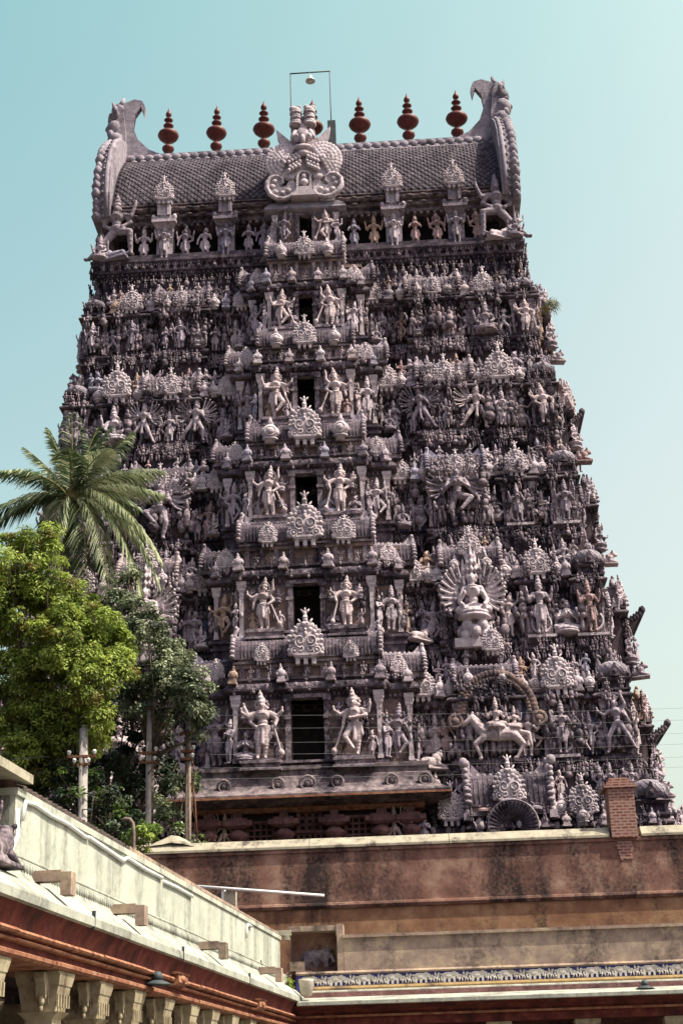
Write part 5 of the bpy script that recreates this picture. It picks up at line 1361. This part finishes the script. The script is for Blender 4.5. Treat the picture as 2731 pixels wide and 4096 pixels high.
# ------------------------------------------------------------------ vegetation
def leaf(b, p, d, L, w, m, droop=0):
    d = Vector(d).normalized(); a = Vector((random.uniform(-1,1), random.uniform(-1,1), random.uniform(-1,1)))
    u = d.cross(a)
    if u.length < 1e-3: return
    u.normalize(); p = Vector(p)
    q = p + d*L*.5 + Vector((0,0,-droop*.25)); e = p + d*L + Vector((0,0,-droop))
    b.add([p, q+u*w*.5, e, q-u*w*.5], [(0,1,2,3)], m)
def rdir():
    while True:
        v = Vector((random.uniform(-1,1), random.uniform(-1,1), random.uniform(-1,1)))
        if .1 < v.length < 1: return v.normalized()
def crown(name, parent, blobs, dens, mats, weights, L=.17, w=.07, twig=70, spread=.34, droop=.03, seed=1, fill=.85, cut=-.16):
    """leaf clumps: each blob is built of many small tufts whose leaves face outwards and up"""
    random.seed(seed); b = MB()
    for (x, y, z, r) in blobs:
        for i in range(max(3, int(dens*r*r))):
            d = rdir(); rr = r*(random.uniform(.70,1.02) if random.random() < fill else random.uniform(.2,.7))
            c = Vector((x,y,z)) + Vector((d.x*rr, d.y*rr, d.z*rr*.95))
            if noise.noise(c*1.05+Vector((seed*3.1,0,0))) < cut: continue
            sr = spread*random.uniform(.6,1.15); m = random.choices(range(len(mats)), weights)[0]
            for k in range(int(twig*random.uniform(.7,1.2))):
                e = (rdir()+Vector((0,0,.35))+d*.35).normalized()
                p = c + Vector((e.x*sr, e.y*sr, e.z*sr*.75))*random.uniform(.45,1.05)
                nrm = (e*.55 + d*.3 + Vector((0,0,.55)) + rdir()*.45).normalized()
                t = nrm.cross(rdir())
                if t.length < .05: continue
                t = (t.normalized()+e*.4+Vector((0,0,-droop*6))).normalized(); u = nrm.cross(t)
                if u.length < .05: continue
                u.normalize(); ll = L*random.uniform(.65,1.25); ww = w*random.uniform(.75,1.2)
                q = p+t*ll*.5; en = p+t*ll+Vector((0,0,-droop))
                b.add([p, q+u*ww*.5, en, q-u*ww*.5], [(0,1,2,3)], m if random.random() < .85 else random.randrange(len(mats)))
    me = b.leafmesh(name, [M[m] for m in mats])
    return link(bpy.data.objects.new(name, me), parent)
def tree(label, base, blobs, trunk_r, fork, cat='tree', kind='tree', **kw):
    t = empty(kind, base, label, cat)
    random.seed(kw.get('seed', 1)+50)
    b = MB(); bx, by, bz = base
    f = Vector(fork)
    b.path([(bx,by,bz), (bx*.6+f.x*.4+.1, by, bz+(f.z-bz)*.5), f], [trunk_r*1.25, trunk_r, trunk_r*.85], 8)
    for (x,y,z,r) in blobs:
        c = Vector((x,y,z)); mid = f.lerp(c,.5)+Vector((random.uniform(-.3,.3),random.uniform(-.2,.2),-.2))
        b.path([f, mid, c], [trunk_r*.5, trunk_r*.28, trunk_r*.1], 6)
        for i in range(5):
            e = c+rdir()*r*.85; b.path([mid.lerp(c,.7), mid.lerp(c,.7).lerp(e,.5)+rdir()*.1, e], [trunk_r*.14, trunk_r*.09, .01], 4)
    ob('trunk', b, M['trunk_bark'], t)
    crown('crown', t, blobs, **kw)
    return t
A = [(-9.77,48.95,20.19,1.2),(-9.2,49.65,20.92,.89),(-8.76,50.35,21.59,.52),(-8.58,51.05,21.15,.46),(-9.6,50.0,18.8,1.25),(-8.4,50.0,19.16,.96),(-7.6,50.7,18.94,.84),(-9.1,50.6,17.0,1.3),(-7.77,49.65,17.39,1.26),(-6.69,50.35,17.88,.87),(-6.31,51.05,17.34,.72),(-8.7,51.0,15.7,1.3),(-7.02,50.0,16.03,1.1),(-6.09,50.7,16.5,.66),(-9.1,51.2,14.4,1.2),(-7.9,51.2,14.7,1.0),(-6.86,50.35,14.7,.66),(-6.74,51.05,14.0,.51),(-9.4,51.2,13.4,.9),(-8.4,51.2,13.3,.6),(-11.2,50,18.5,1.4),(-11.3,51.4,15.5,1.5)]
tree('large yellow green feathery tree at the left edge, in front of the tower', (-9.8,52.0,0), A, .2, (-9.5,51.9,12.6), dens=62, L=.15, w=.07, twig=100, spread=.36, cut=-.25, mats=['leaf_lime','leaf_lime_deep','leaf_ochre'], weights=[6,3,.6], seed=2)
B_ = [(-5.53,52.95,18.98,.63),(-6.31,53.65,18.46,.76),(-5.51,54.35,18.2,.85),(-4.78,55.05,18.38,.77),(-4.07,53.3,17.06,.82),(-4.92,54.0,17.04,.84),(-5.88,54.7,17.11,.93),(-3.68,52.95,16.03,.68),(-3.5,53.65,15.46,.43),(-4.63,54.35,16.1,.75),(-5.59,55.05,15.98,.65),(-3.51,53.3,14.72,.33),(-6.24,54.0,16.25,.84),(-6.45,52.95,19.55,.67),(-6.3,53.9,20.3,.35),(-6.55,54.5,21.4,.40)]
tree('grey green glossy leaved tree above the two thin poles', (-5.6,54.6,0), B_, .13, (-5.5,54.5,14.2), dens=62, L=.16, w=.085, twig=70, spread=.34, mats=['leaf_grey','leaf_grey_deep'], weights=[3,2], seed=4)
E_ = [(-6.91,56.4,14.6,1.2),(-6.17,57,13.9,1.1),(-8.56,57.35,14.75,1.5),(-5.6,57.6,14.6,.8),(-9.23,56.3,15.58,1.5),(-10.96,57.0,15.64,1.7),(-7.72,57.7,13.0,1.3),(-5.9,56.2,12.5,.9),(-9.6,56.5,12.6,1.5),(-6.9,56.1,15.5,.9),(-6.1,56.3,15.9,.75),(-5.5,56.4,15.4,.75),(-7.4,56.2,16.3,.8),(-4.9,56.8,13.9,.7)]  # dark foliage added to blacken the gap where the tower base lies in shade
tree('added dark tree mass standing in for the shade behind the poles', (-8.2,57.3,0), E_, .25, (-8.0,57.3,11.5), dens=18, L=.22, w=.11, twig=50, spread=.4, mats=['leaf_dark'], weights=[1], seed=6)
C_ = [(-7.48,49.95,12.34,.65),(-6.79,50.65,12.15,.65),(-6.16,51.35,11.81,.6),(-6.87,51.4,11.5,.67),(-5.6,50.6,11.0,.5),(-8.22,51.0,13.2,.6),(-8.52,51.4,12.73,.72),(-7.9,50.5,11.6,.8),(-6.2,50.6,10.9,.6)]
tree('dark green bush behind the sloping tiles, beside the thick pole', (-7.0,50.8,0), C_, .12, (-7.0,50.8,10.2), cat='bush', kind='bush', dens=44, L=.15, w=.08, twig=60, spread=.28, mats=['leaf_dark','leaf_grey_deep','leaf_bright'], weights=[4,3,1], seed=8)
tree('low bright green bush beside the plaster heap', (-4.85,49.9,0), [(-4.97,49.6,10.55,.34),(-4.62,50.1,10.62,.26),(-5.2,50,10.5,.3),(-4.75,49.8,10.3,.35)], .05, (-4.9,49.9,9.9), cat='bush', kind='bush', dens=90, L=.12, w=.07, twig=50, spread=.18, mats=['leaf_bright','leaf_lime'], weights=[3,1], seed=9)
D_ = [(-4.53,54.4,12.96,.5),(-4.18,54.65,13.3,.42),(-4.99,55.35,12.6,.55),(-3.9,55.2,13.2,.24),(-4.89,54.6,11.83,.45),(-4.36,55.0,12.3,.43),(-4.6,54.8,11.2,.5)]
tree('loose green bush between the two thin poles', (-4.6,54.9,0), D_, .08, (-4.6,54.9,10.6), cat='bush', kind='bush', dens=40, L=.15, w=.085, twig=45, spread=.26, mats=['leaf_grey','leaf_grey_deep','leaf_bright'], weights=[2,2,1], seed=10)
tree('small green weed on the wall coping beside the plaster heap', (-3.3,52.7,10.5), [(-3.2,52.6,10.68,.22),(-3.6,52.8,10.72,.18),(-2.9,52.7,10.62,.14)], .02, (-3.3,52.7,10.6), cat='weed', kind='weed', dens=160, L=.1, w=.05, twig=25, spread=.12, mats=['leaf_grey','leaf_bright'], weights=[1,1], seed=12)
q = wp(-.45,.75,4.95)
tree('light green weed growing from the end of the white parapet', tuple(q-Vector((0,0,.35))), [(q.x,q.y,q.z,.14),(q.x+.08,q.y-.05,q.z+.16,.10),(q.x-.02,q.y-.1,q.z-.18,.13),(q.x+.14,q.y,q.z-.28,.09)], .012, tuple(q-Vector((0,0,.1))), cat='weed', kind='weed', dens=400, L=.07, w=.045, twig=16, spread=.07, mats=['leaf_bright','leaf_lime'], weights=[2,1], seed=13)
pp = bpy.data.objects['potted_plant']
crown('foliage', pp, [(1.0,40.3,4.92,.13),(1.48,40.35,4.93,.10),(1.24,40.35,4.98,.10),(.92,40.25,4.8,.1)], 400, ['leaf_bright','leaf_grey'], [2,1], .08, .045, 16, .07, .03, 14)
tree('dry tuft of weeds growing on the right edge of the tower', (12.1,66.6,39.2), [(12.25,66.6,39.6,.35),(12.5,66.7,39.4,.3),(12.2,66.4,39.2,.3)], .03, (12.15,66.6,39.35), cat='weed', kind='weed', dens=50, L=.35, w=.03, twig=30, spread=.3, mats=['leaf_ochre','leaf_grey_deep'], weights=[1,2], seed=15, droop=.1)

# coconut palm
PC = Vector((-9.78,58,26.2))
pt = empty('coconut_palm', (-10.6,58.4,0), 'coconut palm with drooping feathery fronds in front of the tower', 'palm tree')
b = MB(); b.path([(-10.6,58.4,0),(-10.7,58.4,8),(-10.4,58.3,16),(-10.0,58.1,23),tuple(PC)], [.3,.22,.19,.17,.2], 10)
for i in range(60): z = 14+i*.2; b.torus((-10.45+.04*(z-16)*.55+.0,58.3-.02*(z-16),z), .17, .02, 'z', 10, 4)
ob('trunk', b, M['trunk_bark'], pt)
b = MB()
for i in range(9):
    a = i*.7; b.ell((PC.x+math.cos(a)*.28, PC.y+math.sin(a)*.28, PC.z-.22-.08*(i % 3)), (.13,.13,.16), 8, 6)
ob('coconut_bunch', b, M['leaf_ochre'], pt)
b = MB(); b.lathe([(.16,-.3),(.24,0),(.2,.4),(.1,.9),(.02,1.4)], tuple(PC), 10); ob('crown_shaft', b, M['palm_rib'], pt)
random.seed(21)
FR = [(-3.0,.3,1.5,0),(-3.3,.2,-.4,0),(-2.9,-.6,-1.3,0),(-2.0,.5,2.6,0),(-1.1,.3,3.3,0),(-.1,-.2,3.7,0),(.7,.8,3.5,0),(1.4,0,3.1,0),(2.3,-.5,2.6,0),(1.6,-1.2,1.6,1),(3.4,0,1.1,1),(3.5,-.5,-.1,1),(3.4,0,-2.7,1),(2.8,-.4,-4.4,1),(1.7,-.8,-4.3,1),(.5,-.6,-3.4,0),(-.6,-1.0,-2.6,1),(-1.3,.9,-2.0,0),(1.0,2.4,1.4,0),(-1.0,2.4,.8,0),(.3,-2.2,1.2,0),(2.2,1.6,.2,0),(-2.2,-1.8,.6,0),(.9,-.9,-4.0,0),(3.1,-.9,.6,1),(2.6,-1.2,-1.4,1),(3.3,.3,-3.6,1)]
for ex, ey, ez, tone in FR:
    ex *= 1.17; ey *= 1.15; ez *= 1.12
    e = Vector((ex,ey,ez)); Lh = e.length
    up = 1.15 if ez < 2 else .5
    c1 = Vector((ex*.32, ey*.32, ez*.35+up*1.0 + (.4 if ez < -1 else 0)))
    if ez < -2: c1 = Vector((ex*.62, ey*.6, .45))
    pts = []
    N = 16
    for i in range(N+1):
        t = i/N; pts.append(PC + c1*(2*t*(1-t)) + e*(t*t))
    b = MB(); b.path(pts, [.045*(1-.8*i/N)+.006 for i in range(N+1)], 5, 2)
    NL = 84
    for i in range(NL):
        t = .12+.88*i/NL; k = t*N; j = min(int(k), N-1); u = k-j
        p = pts[j].lerp(pts[j+1], u); d = (pts[j+1]-pts[j]).normalized()
        side = d.cross(Vector((0,0,1)))
        if side.length < .2: side = d.cross(Vector((0,1,0)))
        side.normalize(); nup = side.cross(d)
        ln = (1.25*math.sin(PI*min(1,(.1+t*.9)))**.6*.9+.12) * random.uniform(.85,1.1)
        for s in (-1,1):
            dd = (side*s*.85 + d*.75 + nup*.05 + rdir()*.12).normalized()
            m1 = p+dd*ln*.5+Vector((0,0,-.10*ln)); en = p+dd*ln*.92+Vector((0,0,-.48*ln))
            w = (d*.5+nup*.5).normalized()*.027
            mi = 1 if (tone and random.random() < .75) or random.random() < .2 else 0
            b.add([p-w*.5, p+w*.5, m1+w, m1-w], [(0,1,2,3)], mi); b.add([m1-w, m1+w, en], [(0,1,2)], mi)
    me = b.leafmesh('frond', [M['palm_leaf'], M['palm_leaf_sunlit'], M['palm_rib']]); link(bpy.data.objects.new('frond', me), pt)

# ------------------------------------------------------------------ utility poles and wires
def pole(label, x, y, z, r0, r1, arms, mat, lean):
    t = empty('utility_pole', (x-lean*z,y,0), label, 'utility pole', 'utility poles behind the colonnade')
    b = MB(); b.path([(x-lean*z,y,0),(x-lean*z*.5,y,z*.5),(x,y,z)], [r0, (r0+r1)/2, r1], 12)
    b.tube((x,y,z), (x,y,z+.14), r1*.6, r1*.3, 8); ob('shaft', b, M[mat], t)
    for (dz, w) in arms:
        b = MB(); zz = z-dz
        b.box(x-w,x+w,y-r1-.07,y-r1-.01,zz-.04,zz+.04); b.torus((x,y,zz), r1+.03, .025, 'z', 12, 5); ob('crossarm', b, M['rust'], t)
        for s in (-1,1):
            b = MB(); b.lathe([(.025,.0),(.025,.05),(.07,.07),(.055,.11),(.08,.13),(.06,.18),(.03,.2)], (x+s*w*.88,y-r1-.04,zz+.02), 10); ob('insulator', b, M['ceramic'], t)
    return t
pole('thick pale concrete pole standing nearest the lime green tree', -7.07, 50, 14.25, .2, .15, ((1.02,.5),(1.3,.28)), 'pole_concrete', -.022)
b = MB(); b.torus((-6.87,50,11.95), .185, .02, 'z', 14, 5); b.torus((-6.86,50,11.4), .19, .02, 'z', 14, 5); ob('steel_band', b, M['iron'], bpy.data.objects['utility_pole'])
p2 = pole('thin pole with white insulators, middle one of three', -5.52, 54, 16.2, .15, .10, ((2.0,.34),(2.35,.3),(.3,.22)), 'pole_concrete', -.01)
p3 = pole('thin pole with rusty brackets and dangling wires, nearest the tower porch', -4.04, 54, 14.95, .15, .11, ((.08,.30),(.75,.26),(1.05,.22)), 'pole_brown', -.01)
b = MB(); b.path([(-3.9,53.85,14.0),(-3.72,53.8,13.4),(-3.85,53.8,12.2),(-3.70,53.8,11.6),(-3.86,53.85,10.6)], .018, 5); b.path([(-3.92,53.85,13.0),(-3.75,53.8,12.6),(-3.6,53.8,10.5)], .03, 5); ob('cable', b, M['rust'], p3)
b = MB(); b.tube((-5.5,53.9,13.4),(-5.05,53.7,13.9),.025,.02,6); b.path([(-5.45,53.85,15.6),(-4.9,53.8,15.2),(-4.5,53.8,15.0)],.014,5); ob('cable', b, M['rust'], p2)
for i, (z0, z1, lb) in enumerate(((15.6,15.25,'topmost faint overhead wire crossing the tower doorway'),(15.1,14.85,'second overhead wire from the top across the doorway'),(14.55,14.4,'third overhead wire from the top across the doorway'),(14.1,14.05,'third overhead wire from the bottom across the doorway'),(13.6,13.6,'second overhead wire from the bottom across the doorway'),(13.2,13.25,'lowest faint overhead wire crossing the tower doorway'))):
    b = MB(); pts = []
    for j in range(25):
        t = j/24; pts.append((-4.04+34*t, 54, z0+(z1-z0)*t - .9*4*t*(1-t)*.35))
    b.path(pts, .0045, 4); tag(ob('overhead_wire', b, M['wire_grey']), lb, 'wire', 'overhead wires')
b = MB(); b.path([(-8.2,49.8,13.27),(-12,49.8,13.1),(-20,49.8,13.3)], .015, 4); tag(ob('overhead_wire', b, M['iron']), 'wire running left from the thick pole across the lime green tree', 'wire', 'overhead wires')

# ------------------------------------------------------------------ lamp frame above the roof
t = empty('lamp_frame', (.2,70,52.3), 'thin iron frame holding a hanging lamp above the roof ridge', 'lamp')
for xx, zz in ((-.95,57.62),(1.33,57.64)):
    b = MB(); b.tube((xx,70,52.3),(xx,70,zz),.035,.035,6); ob('post', b, M['iron'], t)
b = MB(); b.tube((-.99,70,57.62),(1.37,70,57.64),.04,.04,6); ob('crossbar', b, M['iron'], t)
b = MB(); b.tube((.2,70,57.63),(.2,70,57.42),.03,.03,6); b.lathe([(.06,.42),(.11,.36),(.11,.2),(.24,.10),(.29,.0),(.26,.0),(.1,.1)],(.2,70,57.0),14); b.ell((.2,70,57.0),(.1,.1,.1)); ob('lamp', b, M['white_enamel'], t)
b = MB(); b.box(1.15,1.6,69.2,69.7,51.6,53.6); tag(ob('equipment_box', b, M['iron']), 'small grey box behind the great roof medallion, by the lamp frame', 'box')

# ------------------------------------------------------------------ light, sky, camera
sv = Vector((.62,-.19,1.0)).normalized()
el = math.asin(sv.z); az = math.atan2(sv.x, sv.y)
sun = bpy.data.lights.new('sun', 'SUN'); sun.energy = 5.0; sun.angle = R(.5); sun.color = (1.0,.91,.76)
so_ = bpy.data.objects.new('sun', sun); COL.objects.link(so_); so_.rotation_euler = sv.to_track_quat('Z','Y').to_euler(); so_.location = (60,60,120)
w = bpy.data.worlds.new('World'); S.world = w; w.use_nodes = True
nt = w.node_tree; bg = nt.nodes['Background']
sky = nt.nodes.new('ShaderNodeTexSky'); sky.sky_type = 'NISHITA'; sky.sun_disc = False
sky.sun_elevation = el; sky.sun_rotation = az; sky.air_density = 1.0; sky.dust_density = 7.0; sky.ozone_density = .3
# hazier, whiter air towards the sun side (east, +x), cyan on the far side
tc = nt.nodes.new('ShaderNodeTexCoord'); dt_ = nt.nodes.new('ShaderNodeVectorMath'); dt_.operation = 'DOT_PRODUCT'; dt_.inputs[1].default_value = (1.15,0,-2.5)
nt.links.new(tc.outputs['Generated'], dt_.inputs[0])
mr = nt.nodes.new('ShaderNodeMapRange'); mr.interpolation_type = 'LINEAR'; mr.inputs[1].default_value = -1.88; mr.inputs[2].default_value = -.78
nt.links.new(dt_.outputs['Value'], mr.inputs[0])
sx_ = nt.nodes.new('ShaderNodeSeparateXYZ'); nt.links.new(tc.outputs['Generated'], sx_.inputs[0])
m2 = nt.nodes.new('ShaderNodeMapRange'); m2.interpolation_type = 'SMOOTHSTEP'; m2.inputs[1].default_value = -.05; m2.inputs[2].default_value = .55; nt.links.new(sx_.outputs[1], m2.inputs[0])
m3 = nt.nodes.new('ShaderNodeMath'); m3.operation = 'MULTIPLY'; nt.links.new(mr.outputs[0], m3.inputs[0]); nt.links.new(m2.outputs[0], m3.inputs[1])
tint = nt.nodes.new('ShaderNodeMix'); tint.data_type = 'RGBA'; tint.inputs[6].default_value = (1.02,1.42,1.0,1); tint.inputs[7].default_value = (1.60,1.50,1.07,1)
nt.links.new(m3.outputs[0], tint.inputs[0])
back = nt.nodes.new('ShaderNodeMix'); back.data_type = 'RGBA'; back.inputs[6].default_value = (.74,.72,.75,1); nt.links.new(m2.outputs[0], back.inputs[0]); nt.links.new(tint.outputs[2], back.inputs[7])  # sky behind the viewer dimmed to cut the fill light on the facade
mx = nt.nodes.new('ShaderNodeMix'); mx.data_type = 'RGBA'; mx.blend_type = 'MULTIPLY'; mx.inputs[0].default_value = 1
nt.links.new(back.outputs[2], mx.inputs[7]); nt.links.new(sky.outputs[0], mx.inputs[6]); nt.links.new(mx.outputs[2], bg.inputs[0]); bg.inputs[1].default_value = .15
cam = bpy.data.cameras.new('camera'); co = bpy.data.objects.new('camera', cam); COL.objects.link(co)
cam.sensor_fit = 'HORIZONTAL'; cam.sensor_width = 24; cam.lens = 24*3400/1568; cam.clip_end = 2000; cam.clip_start = .5
psi, pit, rol = R(2.5), R(22), R(1.74)
f = Vector((-math.sin(psi)*math.cos(pit), math.cos(psi)*math.cos(pit), math.sin(pit)))
r0 = Vector((math.cos(psi), math.sin(psi), 0)); u0 = r0.cross(f)
rr = r0*math.cos(rol) - u0*math.sin(rol); uu = u0*math.cos(rol) + r0*math.sin(rol)
mt = Matrix((rr, uu, -f)).transposed().to_4x4(); mt.translation = (4.3,0,1.7)
co.matrix_world = mt
S.camera = co
S.view_settings.view_transform = 'Standard'; S.view_settings.look = 'None'; S.view_settings.exposure = .75; S.view_settings.gamma = 1
S.render.engine = 'CYCLES'; S.cycles.max_bounces = 6; S.cycles.diffuse_bounces = 3
